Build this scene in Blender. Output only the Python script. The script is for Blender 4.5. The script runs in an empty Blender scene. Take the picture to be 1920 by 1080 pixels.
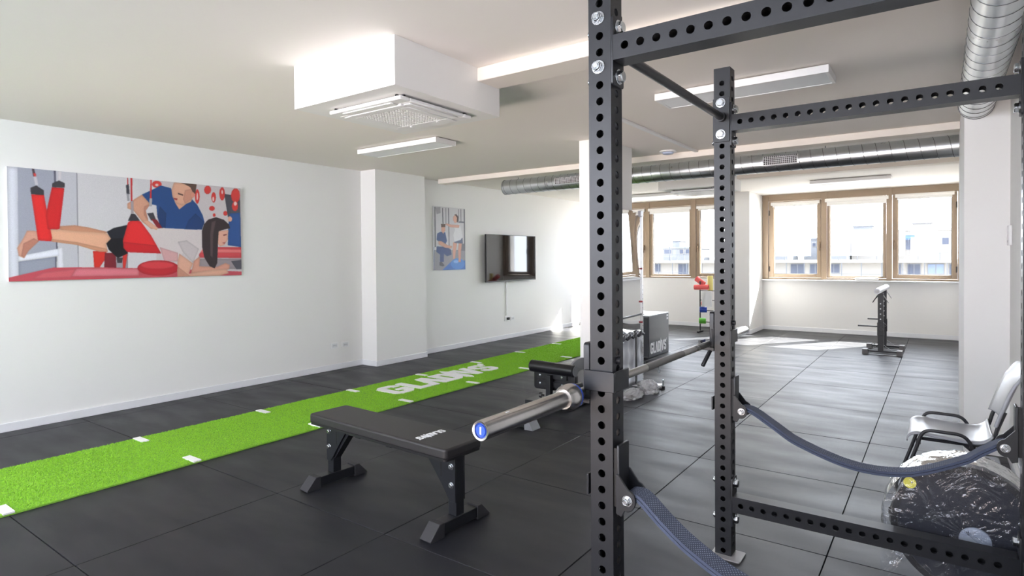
import bpy, bmesh, math, random
import numpy as np
from mathutils import Vector, Matrix
PI = math.pi
random.seed(7)
SC = bpy.context.scene
COL = SC.collection

# ------------------------------------------------------------------ camera, world, sun, exposure
def look(yaw, pitch, roll):
    B = np.array([[1, 0, 0], [0, 0, -1], [0, 1, 0.]])
    c, s = math.cos(yaw), math.sin(yaw)
    A = B @ np.array([[c, -s, 0], [s, c, 0], [0, 0, 1]]).T
    c, s = math.cos(pitch), math.sin(pitch)
    P = np.array([[1, 0, 0], [0, c, -s], [0, s, c]])
    c, s = math.cos(roll), math.sin(roll)
    Q = np.array([[c, -s, 0], [s, c, 0], [0, 0, 1]])
    return Q @ P @ A
FOCAL, YAW, PITCH, ROLL, CY = 1121.392, 0.621853077, 0.0125674427, -0.00714562215, 498.4527
R = look(YAW, PITCH, ROLL)
M = Matrix.Identity(4)
for i in range(3):
    M[i][0] = R[0][i]; M[i][1] = -R[1][i]; M[i][2] = -R[2][i]
M[2][3] = 1.445
cam = bpy.data.cameras.new('camera'); camo = bpy.data.objects.new('camera', cam); COL.objects.link(camo)
camo.matrix_world = M
cam.sensor_width = 36.0; cam.lens = FOCAL * 36.0 / 1920.0
cam.shift_y = (CY - 540.0) / 1920.0
cam.clip_start = 0.05; cam.clip_end = 500
SC.camera = camo

SC.view_settings.view_transform = 'Standard'
SC.view_settings.look = 'None'
SC.view_settings.gamma = 1.0
SC.view_settings.use_curve_mapping = False
SC.view_settings.exposure = 0.0

CEILING_FILL = 38.0
SKY, SUN, BACK_WARM, BACK_COOL = 18.0, 105.0, 4.0, 5.0
w = bpy.data.worlds.new('sky'); SC.world = w; w.use_nodes = True
nt = w.node_tree; nt.nodes.clear()
wo = nt.nodes.new('ShaderNodeOutputWorld'); bg = nt.nodes.new('ShaderNodeBackground')
bg.inputs[0].default_value = (0.85, 0.89, 1.0, 1); bg.inputs[1].default_value = SKY
nt.links.new(bg.outputs[0], wo.inputs[0])

def lamp(name, kind, loc, direction, energy, color, **kw):
    l = bpy.data.lights.new(name, kind); l.energy = energy; l.color = color
    for k, v in kw.items(): setattr(l, k, v)
    o = bpy.data.objects.new(name, l); COL.objects.link(o); o.location = loc
    o.rotation_euler = Vector(direction).to_track_quat('-Z', 'Y').to_euler()
    return o
lamp('sun', 'SUN', (3, 30, 20), (-0.68, -1.0, -0.97), SUN, (1.0, 0.95, 0.88), angle=0.009)
# added warm and cool fill lamps at the unseen opening behind the photographer
lamp('back_fill_warm', 'AREA', (-2.9, -2.05, 1.98), (0, 1, 0.22), BACK_WARM, (1.0, 0.80, 0.64), shape='RECTANGLE', size=5.4, size_y=0.9, spread=math.radians(75))
lamp('back_fill_cool', 'AREA', (-2.9, -2.08, 1.98), (0, 1, -0.30), BACK_COOL, (0.84, 0.90, 1.0), shape='RECTANGLE', size=5.4, size_y=0.9)
# added warm fill from behind the photographer, tilted up to brighten the ceiling
lamp('ceiling_fill', 'AREA', (-2.9, -1.9, 0.25), (0, 1, 0.32), CEILING_FILL, (1.0, 0.85, 0.78), shape='RECTANGLE', size=5.4, size_y=0.5, spread=math.radians(50))
# sky portals in the front windows
def portal(x0, x1, y, z0, z1):
    l = bpy.data.lights.new('window_portal', 'AREA'); l.shape = 'RECTANGLE'; l.size = x1 - x0; l.size_y = z1 - z0
    l.cycles.is_portal = True
    o = bpy.data.objects.new('window_portal', l); COL.objects.link(o)
    o.location = ((x0 + x1) / 2, y, (z0 + z1) / 2); o.rotation_euler = Vector((0, -1, 0)).to_track_quat('-Z', 'Y').to_euler()
portal(-2.9, 0.26, 12.85, 1.0, 2.6)
portal(-6.35, -3.40, 12.65, 1.0, 2.6)

# ------------------------------------------------------------------ materials
def lin(c):
    r = []
    for v in c[:3]:
        v /= 255.0
        r.append(v / 12.92 if v <= 0.04045 else ((v + 0.055) / 1.055) ** 2.4)
    return (r[0], r[1], r[2], 1.0)
MATS = {}
def mat(name, rgb, rough=0.5, metal=0.0, var=0.06, vscale=8.0, bump=0.0, bscale=200.0, spec=0.5, rvar=0.0, coat=0.0, stretch=None):
    if name in MATS: return MATS[name]
    m = bpy.data.materials.new(name); m.use_nodes = True
    t = m.node_tree; b = t.nodes['Principled BSDF']
    b.inputs['Roughness'].default_value = rough; b.inputs['Metallic'].default_value = metal
    b.inputs['Specular IOR Level'].default_value = spec
    b.inputs['Coat Weight'].default_value = coat
    c = lin(rgb)
    tc = t.nodes.new('ShaderNodeTexCoord'); src = tc.outputs['Object']
    if stretch:
        mp = t.nodes.new('ShaderNodeMapping'); mp.inputs['Scale'].default_value = stretch
        t.links.new(src, mp.inputs[0]); src = mp.outputs[0]
    n = t.nodes.new('ShaderNodeTexNoise'); n.inputs['Scale'].default_value = vscale; n.inputs['Detail'].default_value = 5
    t.links.new(src, n.inputs['Vector'])
    mx = t.nodes.new('ShaderNodeMix'); mx.data_type = 'RGBA'
    mx.inputs[6].default_value = tuple(v * (1 - var) for v in c[:3]) + (1,)
    mx.inputs[7].default_value = tuple(min(1, v * (1 + var)) for v in c[:3]) + (1,)
    t.links.new(n.outputs['Fac'], mx.inputs[0]); t.links.new(mx.outputs[2], b.inputs['Base Color'])
    if rvar:
        mr = t.nodes.new('ShaderNodeMapRange'); mr.inputs[1].default_value = 0.3; mr.inputs[2].default_value = 0.7
        mr.inputs[3].default_value = rough - rvar; mr.inputs[4].default_value = rough + rvar
        t.links.new(n.outputs['Fac'], mr.inputs[0]); t.links.new(mr.outputs[0], b.inputs['Roughness'])
    if bump:
        n2 = t.nodes.new('ShaderNodeTexNoise'); n2.inputs['Scale'].default_value = bscale; n2.inputs['Detail'].default_value = 3
        t.links.new(src, n2.inputs['Vector'])
        bp = t.nodes.new('ShaderNodeBump'); bp.inputs['Strength'].default_value = bump; bp.inputs['Distance'].default_value = 0.01
        t.links.new(n2.outputs['Fac'], bp.inputs['Height']); t.links.new(bp.outputs[0], b.inputs['Normal'])
    MATS[name] = m
    return m
def clear_mat(name, tint, rough, gloss, fres, bump=0.0, bscale=20.0, milky=0.0):
    """thin clear sheet: what is behind shows through, with a reflecting surface"""
    m = bpy.data.materials.new(name); m.use_nodes = True; t = m.node_tree
    for nd in list(t.nodes):
        if nd.type != 'OUTPUT_MATERIAL': t.nodes.remove(nd)
    out = [nd for nd in t.nodes if nd.type == 'OUTPUT_MATERIAL'][0]
    tr = t.nodes.new('ShaderNodeBsdfTransparent'); tr.inputs[0].default_value = tuple(tint) + (1,)
    gl = t.nodes.new('ShaderNodeBsdfGlossy'); gl.inputs['Roughness'].default_value = rough
    lw = t.nodes.new('ShaderNodeLayerWeight'); lw.inputs[0].default_value = fres
    ma = t.nodes.new('ShaderNodeMath'); ma.operation = 'MULTIPLY_ADD'; ma.inputs[1].default_value = 1 - gloss; ma.inputs[2].default_value = gloss
    ma.use_clamp = True
    t.links.new(lw.outputs['Fresnel'], ma.inputs[0])
    mx = t.nodes.new('ShaderNodeMixShader'); t.links.new(ma.outputs[0], mx.inputs[0])
    first = tr.outputs[0]
    if milky:
        df = t.nodes.new('ShaderNodeBsdfDiffuse'); df.inputs[0].default_value = (0.9, 0.9, 0.93, 1)
        m2 = t.nodes.new('ShaderNodeMixShader'); m2.inputs[0].default_value = milky
        t.links.new(first, m2.inputs[1]); t.links.new(df.outputs[0], m2.inputs[2]); first = m2.outputs[0]
    t.links.new(first, mx.inputs[1]); t.links.new(gl.outputs[0], mx.inputs[2]); t.links.new(mx.outputs[0], out.inputs[0])
    if bump:
        tc = t.nodes.new('ShaderNodeTexCoord')
        n2 = t.nodes.new('ShaderNodeTexNoise'); n2.inputs['Scale'].default_value = bscale; n2.inputs['Detail'].default_value = 4
        n2.inputs['Distortion'].default_value = 1.5
        t.links.new(tc.outputs['Object'], n2.inputs['Vector'])
        bp = t.nodes.new('ShaderNodeBump'); bp.inputs['Strength'].default_value = bump; bp.inputs['Distance'].default_value = 0.03
        t.links.new(n2.outputs['Fac'], bp.inputs['Height']); t.links.new(bp.outputs[0], gl.inputs['Normal'])
    MATS[name] = m
    return m

WALL = mat('wall_paint', (240, 239, 237), 0.75, var=0.012, vscale=1.2, bump=0.03, bscale=300)
CEIL = mat('ceiling_paint', (243, 237, 231), 0.8, var=0.012, vscale=1.0)
WHITE = mat('white_lacquer', (240, 240, 240), 0.4, var=0.01)
TRIM = mat('white_skirting', (236, 237, 240), 0.35, var=0.01)
RUBBER = mat('black_rubber_tile', (32, 33, 38), 0.43, var=0.16, vscale=2.6, bump=0.16, bscale=420, spec=0.26, rvar=0.07, stretch=(.55, 1.9, 1))
JOINT = mat('joint_black', (12, 12, 14), 0.8)
TURF = mat('turf_base', (126, 178, 60), 0.9, var=0.08, vscale=60)
TURFMARK = mat('turf_white', (248, 248, 248), 0.9, var=0.03, vscale=200, bump=0.3, bscale=300)
STEEL = mat('black_powder_coat', (24, 26, 31), 0.38, var=0.06, vscale=40, bump=0.05, bscale=900, spec=0.42)
STEELI = mat('black_steel_inner', (16, 16, 18), 0.6)
ZINC = mat('zinc_bolt', (196, 200, 204), 0.24, 1.0, var=0.08, vscale=60)
CHROME = mat('chrome_sleeve', (196, 193, 190), 0.24, 1.0, var=0.10, vscale=3, stretch=(1, 40, 1))
BARGREY = mat('bar_shaft', (176, 174, 170), 0.36, 1.0, var=0.05, vscale=80, bump=0.08, bscale=900)
KNURL = mat('bar_knurl', (128, 127, 126), 0.5, 1.0, var=0.2, vscale=500, bump=0.3, bscale=800)
BLUE = mat('blue_cap', (40, 74, 176), 0.35, var=0.05)
WHITEP = mat('white_print', (236, 237, 240), 0.6, var=0.02)
VINYL = mat('black_vinyl', (34, 33, 35), 0.46, var=0.07, vscale=60, bump=0.14, bscale=700)
VINYLG = mat('black_vinyl_gloss', (24, 25, 29), 0.30, var=0.06, vscale=30, bump=0.08, bscale=500)
RUBFOOT = mat('rubber_foot', (40, 40, 44), 0.6, var=0.08, bump=0.1, bscale=800)
GALV = mat('galvanised_duct', (214, 217, 219), 0.30, 1.0, var=0.04, vscale=3.0, rvar=0.04, bump=0.01, bscale=6)
SEAM = mat('duct_seam', (122, 124, 126), 0.45, 0.9, var=0.05)
BRONZE = mat('bronze_window_frame', (142, 124, 104), 0.45, 0.1, var=0.05, vscale=14, stretch=(1, 1, 30))
BRONZED = mat('dark_gasket', (52, 46, 40), 0.6)
GLASS = clear_mat('window_glass', (0.97, 0.985, 0.98), 0.0, 0.03, 0.12)
BLIND = mat('white_blind', (240, 238, 234), 0.6, var=0.01)
PANEL = mat('lamp_diffuser', (248, 251, 255), 0.5, var=0.005)
GREYP = mat('grey_plastic', (190, 190, 194), 0.3, var=0.03, vscale=20)
CHAIRP = mat('chair_grey_shell', (158, 160, 166), 0.30, var=0.03, vscale=12, bump=0.02, bscale=300)
CHAIRT = mat('chair_black_tube', (40, 40, 44), 0.35, var=0.05)
STRAP = mat('strap_navy', (64, 72, 93), 0.85, var=0.25, vscale=300, bump=0.5, bscale=420)
STITCH = mat('strap_stitch', (170, 180, 200), 0.85, var=0.1)
SCREEN = mat('tv_screen', (16, 15, 18), 0.04, var=0.02, spec=0.5)
BLACKP = mat('black_plastic', (24, 24, 27), 0.4, var=0.05)
DARKG = mat('dark_grey_vinyl', (74, 77, 84), 0.5, var=0.05, bump=0.1, bscale=500)
MIRROR = mat('mirror_silver', (236, 238, 240), 0.015, 1.0, var=0.01, bump=0.006, bscale=2.2)
ALU = mat('brushed_aluminium', (186, 187, 188), 0.32, 1.0, var=0.08, vscale=30)
RED = mat('red_foam', (226, 96, 96), 0.6, var=0.05, bump=0.1, bscale=200)
GREEN = mat('green_plastic', (92, 184, 52), 0.4, var=0.05)
YELLOW = mat('yellow_foam', (236, 226, 140), 0.6, var=0.04)
STICKY = mat('yellow_sticker', (226, 216, 70), 0.45, var=0.06, vscale=60)
FILM = clear_mat('clear_wrap', (0.90, 0.92, 0.96), 0.10, 0.05, 0.16, bump=1.0, bscale=7.0, milky=0.02)
BAGFILM = clear_mat('white_bag_film', (0.95, 0.95, 0.97), 0.16, 0.12, 0.3, bump=1.0, bscale=26.0, milky=0.36)
HOUSE = mat('pale_render', (94, 92, 89), 0.9, var=0.04)
HOUSEG = mat('grey_render', (78, 80, 84), 0.9, var=0.05)
HOUSEW = mat('far_window', (42, 47, 60), 0.9, var=0.1)
RAIL = mat('far_railing', (48, 52, 58), 0.8, var=0.1)
AWNR = mat('red_awning', (120, 30, 36), 0.8, var=0.1)
AWNB = mat('blue_awning', (40, 62, 100), 0.8, var=0.1)
PAVE = mat('street_ground', (165, 160, 152), 0.9, var=0.1)

# ------------------------------------------------------------------ mesh builder
ABS = {}
def setp(o, label=None, cat=None, group=None, kind=None):
    if label: o['label'] = label
    if cat: o['category'] = cat
    if group: o['group'] = group
    if kind: o['kind'] = kind
    return o
def thing(name, label, cat, loc=(0, 0, 0), rz=0.0, group=None, kind=None):
    o = bpy.data.objects.new(name, None); COL.objects.link(o)
    o.empty_display_size = 0.1
    o.location = loc; o.rotation_euler = (0, 0, rz)
    ABS[o.name] = Vector(loc)
    return setp(o, label, cat, group, kind)
class MB:
    def __init__(s): s.v = []; s.f = []; s.sm = []
    def add(s, vs, fs, smooth=False):
        n = len(s.v); s.v += [tuple(p) for p in vs]; s.f += [tuple(i + n for i in f) for f in fs]; s.sm += [smooth] * len(fs); return s
    def box(s, a, b):
        x0, y0, z0 = a; x1, y1, z1 = b
        return s.add([(x0, y0, z0), (x1, y0, z0), (x1, y1, z0), (x0, y1, z0), (x0, y0, z1), (x1, y0, z1), (x1, y1, z1), (x0, y1, z1)],
                     [(0, 3, 2, 1), (4, 5, 6, 7), (0, 1, 5, 4), (1, 2, 6, 5), (2, 3, 7, 6), (3, 0, 4, 7)])
    def bar(s, p, q, wd, ht, up=(0, 0, 1)):
        """rectangular bar from p to q"""
        p, q = Vector(p), Vector(q); d = (q - p).normalized(); u = Vector(up)
        r = d.cross(u).normalized(); u = r.cross(d).normalized()
        vs = []
        for c in (p, q):
            for a, b in ((-1, -1), (1, -1), (1, 1), (-1, 1)): vs.append(c + r * a * wd / 2 + u * b * ht / 2)
        return s.add(vs, [(3, 2, 1, 0), (4, 5, 6, 7), (0, 1, 5, 4), (1, 2, 6, 5), (2, 3, 7, 6), (3, 0, 4, 7)])
    def prism(s, poly, axis, a, b):
        """polygon (2D) extruded along axis from a to b; axis x: (y,z), y: (x,z), z: (x,y)"""
        def P(u, v, t): return (t, u, v) if axis == 'x' else (u, t, v) if axis == 'y' else (u, v, t)
        n = len(poly)
        area = sum(poly[i][0] * poly[(i + 1) % n][1] - poly[(i + 1) % n][0] * poly[i][1] for i in range(n))
        if (area < 0) != (axis == 'y'): poly = poly[::-1]
        vs = [P(u, v, a) for u, v in poly] + [P(u, v, b) for u, v in poly]
        fs = [tuple(range(n))[::-1], tuple(range(n, 2 * n))] + [(i, (i + 1) % n, n + (i + 1) % n, n + i) for i in range(n)]
        if b < a: fs = [f[::-1] for f in fs]
        return s.add(vs, fs)
    def tube(s, pts, r, n=12, cap=True, closed=False, r2=None):
        pts = [Vector(p) for p in pts]; m = len(pts); rings = []; prev = None
        for i, p in enumerate(pts):
            a = pts[i - 1] if (i > 0 or closed) else p; b = pts[(i + 1) % m] if (i < m - 1 or closed) else p
            d = (b - a)
            d = d.normalized() if d.length > 1e-9 else Vector((0, 0, 1))
            if prev is None:
                u = d.orthogonal().normalized()
            else:
                u = (prev - d * prev.dot(d)).normalized()
            prev = u; v = d.cross(u)
            rad = r if not isinstance(r, (list, tuple)) else r[i]
            rings.append([p + (u * math.cos(2 * PI * k / n) + v * math.sin(2 * PI * k / n)) * rad for k in range(n)])
        vs = [q for rg in rings for q in rg]; fs = []
        for i in range(m if closed else m - 1):
            j = (i + 1) % m
            for k in range(n): fs.append((i * n + k, i * n + (k + 1) % n, j * n + (k + 1) % n, j * n + k))
        s.add(vs, fs, True)
        if cap and not closed:
            s.add(rings[0], [tuple(range(n))[::-1]]); s.add(rings[-1], [tuple(range(n))])
        return s
    def cyl(s, p, q, r, n=20, cap=True): return s.tube([p, q], r, n, cap)
    def lathe(s, c, axis, prof, n=28):
        """prof: (t along axis, radius)"""
        ax = Vector(axis).normalized(); u = ax.orthogonal().normalized(); v = ax.cross(u); c = Vector(c)
        vs = [c + ax * t + (u * math.cos(2 * PI * k / n) + v * math.sin(2 * PI * k / n)) * r for t, r in prof for k in range(n)]
        fs = [(i * n + k, i * n + (k + 1) % n, (i + 1) * n + (k + 1) % n, (i + 1) * n + k) for i in range(len(prof) - 1) for k in range(n)]
        return s.add(vs, fs, True)
    def sphere(s, c, r, n=16, sc=(1, 1, 1)):
        prof = [(-math.cos(PI * i / n) * r, max(1e-4, math.sin(PI * i / n) * r)) for i in range(n + 1)]
        k0 = len(s.v); s.lathe((0, 0, 0), (0, 0, 1), prof, n + 4)
        for i in range(k0, len(s.v)):
            a = s.v[i]; s.v[i] = (a[0] * sc[0] + c[0], a[1] * sc[1] + c[1], a[2] * sc[2] + c[2])
        return s
    def xf(s, Mx): s.v = [tuple(Mx @ Vector(p)) for p in s.v]; return s
    def build(s, name, m, parent=None, world=False, bevel=0.0, seg=2, label=None, kind=None, cat=None, group=None, origin=None):
        me = bpy.data.meshes.new(name)
        vs = s.v
        off = None
        if parent is not None and world: off = ABS[parent.name]
        if parent is None and origin is not None: off = Vector(origin)
        if off is not None: vs = [(p[0] - off.x, p[1] - off.y, p[2] - off.z) for p in vs]
        me.from_pydata(vs, [], s.f)
        me.polygons.foreach_set('use_smooth', s.sm)
        me.update()
        for mm in (m if isinstance(m, list) else [m]): me.materials.append(mm)
        o = bpy.data.objects.new(name, me); COL.objects.link(o)
        if parent is not None:
            o.parent = parent; ABS[o.name] = ABS[parent.name]
        else:
            if origin is not None: o.location = origin
            ABS[o.name] = Vector(origin) if origin is not None else Vector((0, 0, 0))
        if any(s.sm) or bevel:
            try: me.set_sharp_from_angle(angle=math.radians(40))
            except Exception: pass
        if bevel:
            b = o.modifiers.new('bevel', 'BEVEL'); b.width = bevel; b.segments = seg; b.limit_method = 'ANGLE'; b.angle_limit = math.radians(40)
            b.harden_normals = False
        return setp(o, label, cat, group, kind)
def share(name, src, loc, rot=(0, 0, 0), parent=None, scale=None):
    """another piece with the same mesh"""
    o = bpy.data.objects.new(name, src.data); COL.objects.link(o); o.location = loc; o.rotation_euler = rot
    if scale: o.scale = scale
    if parent is not None: o.parent = parent; ABS[o.name] = ABS[parent.name]
    return o
def copy_tree(o, parent=None):
    c = o.copy(); COL.objects.link(c)
    if parent is not None: c.parent = parent
    ABS[c.name] = ABS[o.name]
    for ch in o.children: copy_tree(ch, c)
    return c
def struct(name, mb, m, label=None, **kw): return mb.build(name, m, kind='structure', **kw)
def rrect(x0, y0, x1, y1, r, n=5):
    out = []
    for cx, cy, a0 in ((x1 - r, y1 - r, 0), (x0 + r, y1 - r, 90), (x0 + r, y0 + r, 180), (x1 - r, y0 + r, 270)):
        for i in range(n + 1):
            a = math.radians(a0 + 90 * i / n); out.append((cx + r * math.cos(a), cy + r * math.sin(a)))
    return out
def smooth_path(pts, n=6):
    """Catmull-Rom through the points"""
    P = [Vector(p) for p in pts]; out = []
    for i in range(len(P) - 1):
        a = P[max(i - 1, 0)]; b = P[i]; c = P[i + 1]; d = P[min(i + 2, len(P) - 1)]
        for k in range(n):
            t = k / n
            out.append(0.5 * ((2 * b) + (c - a) * t + (2 * a - 5 * b + 4 * c - d) * t * t + (3 * b - a - 3 * c + d) * t ** 3))
    out.append(P[-1]); return out
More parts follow.
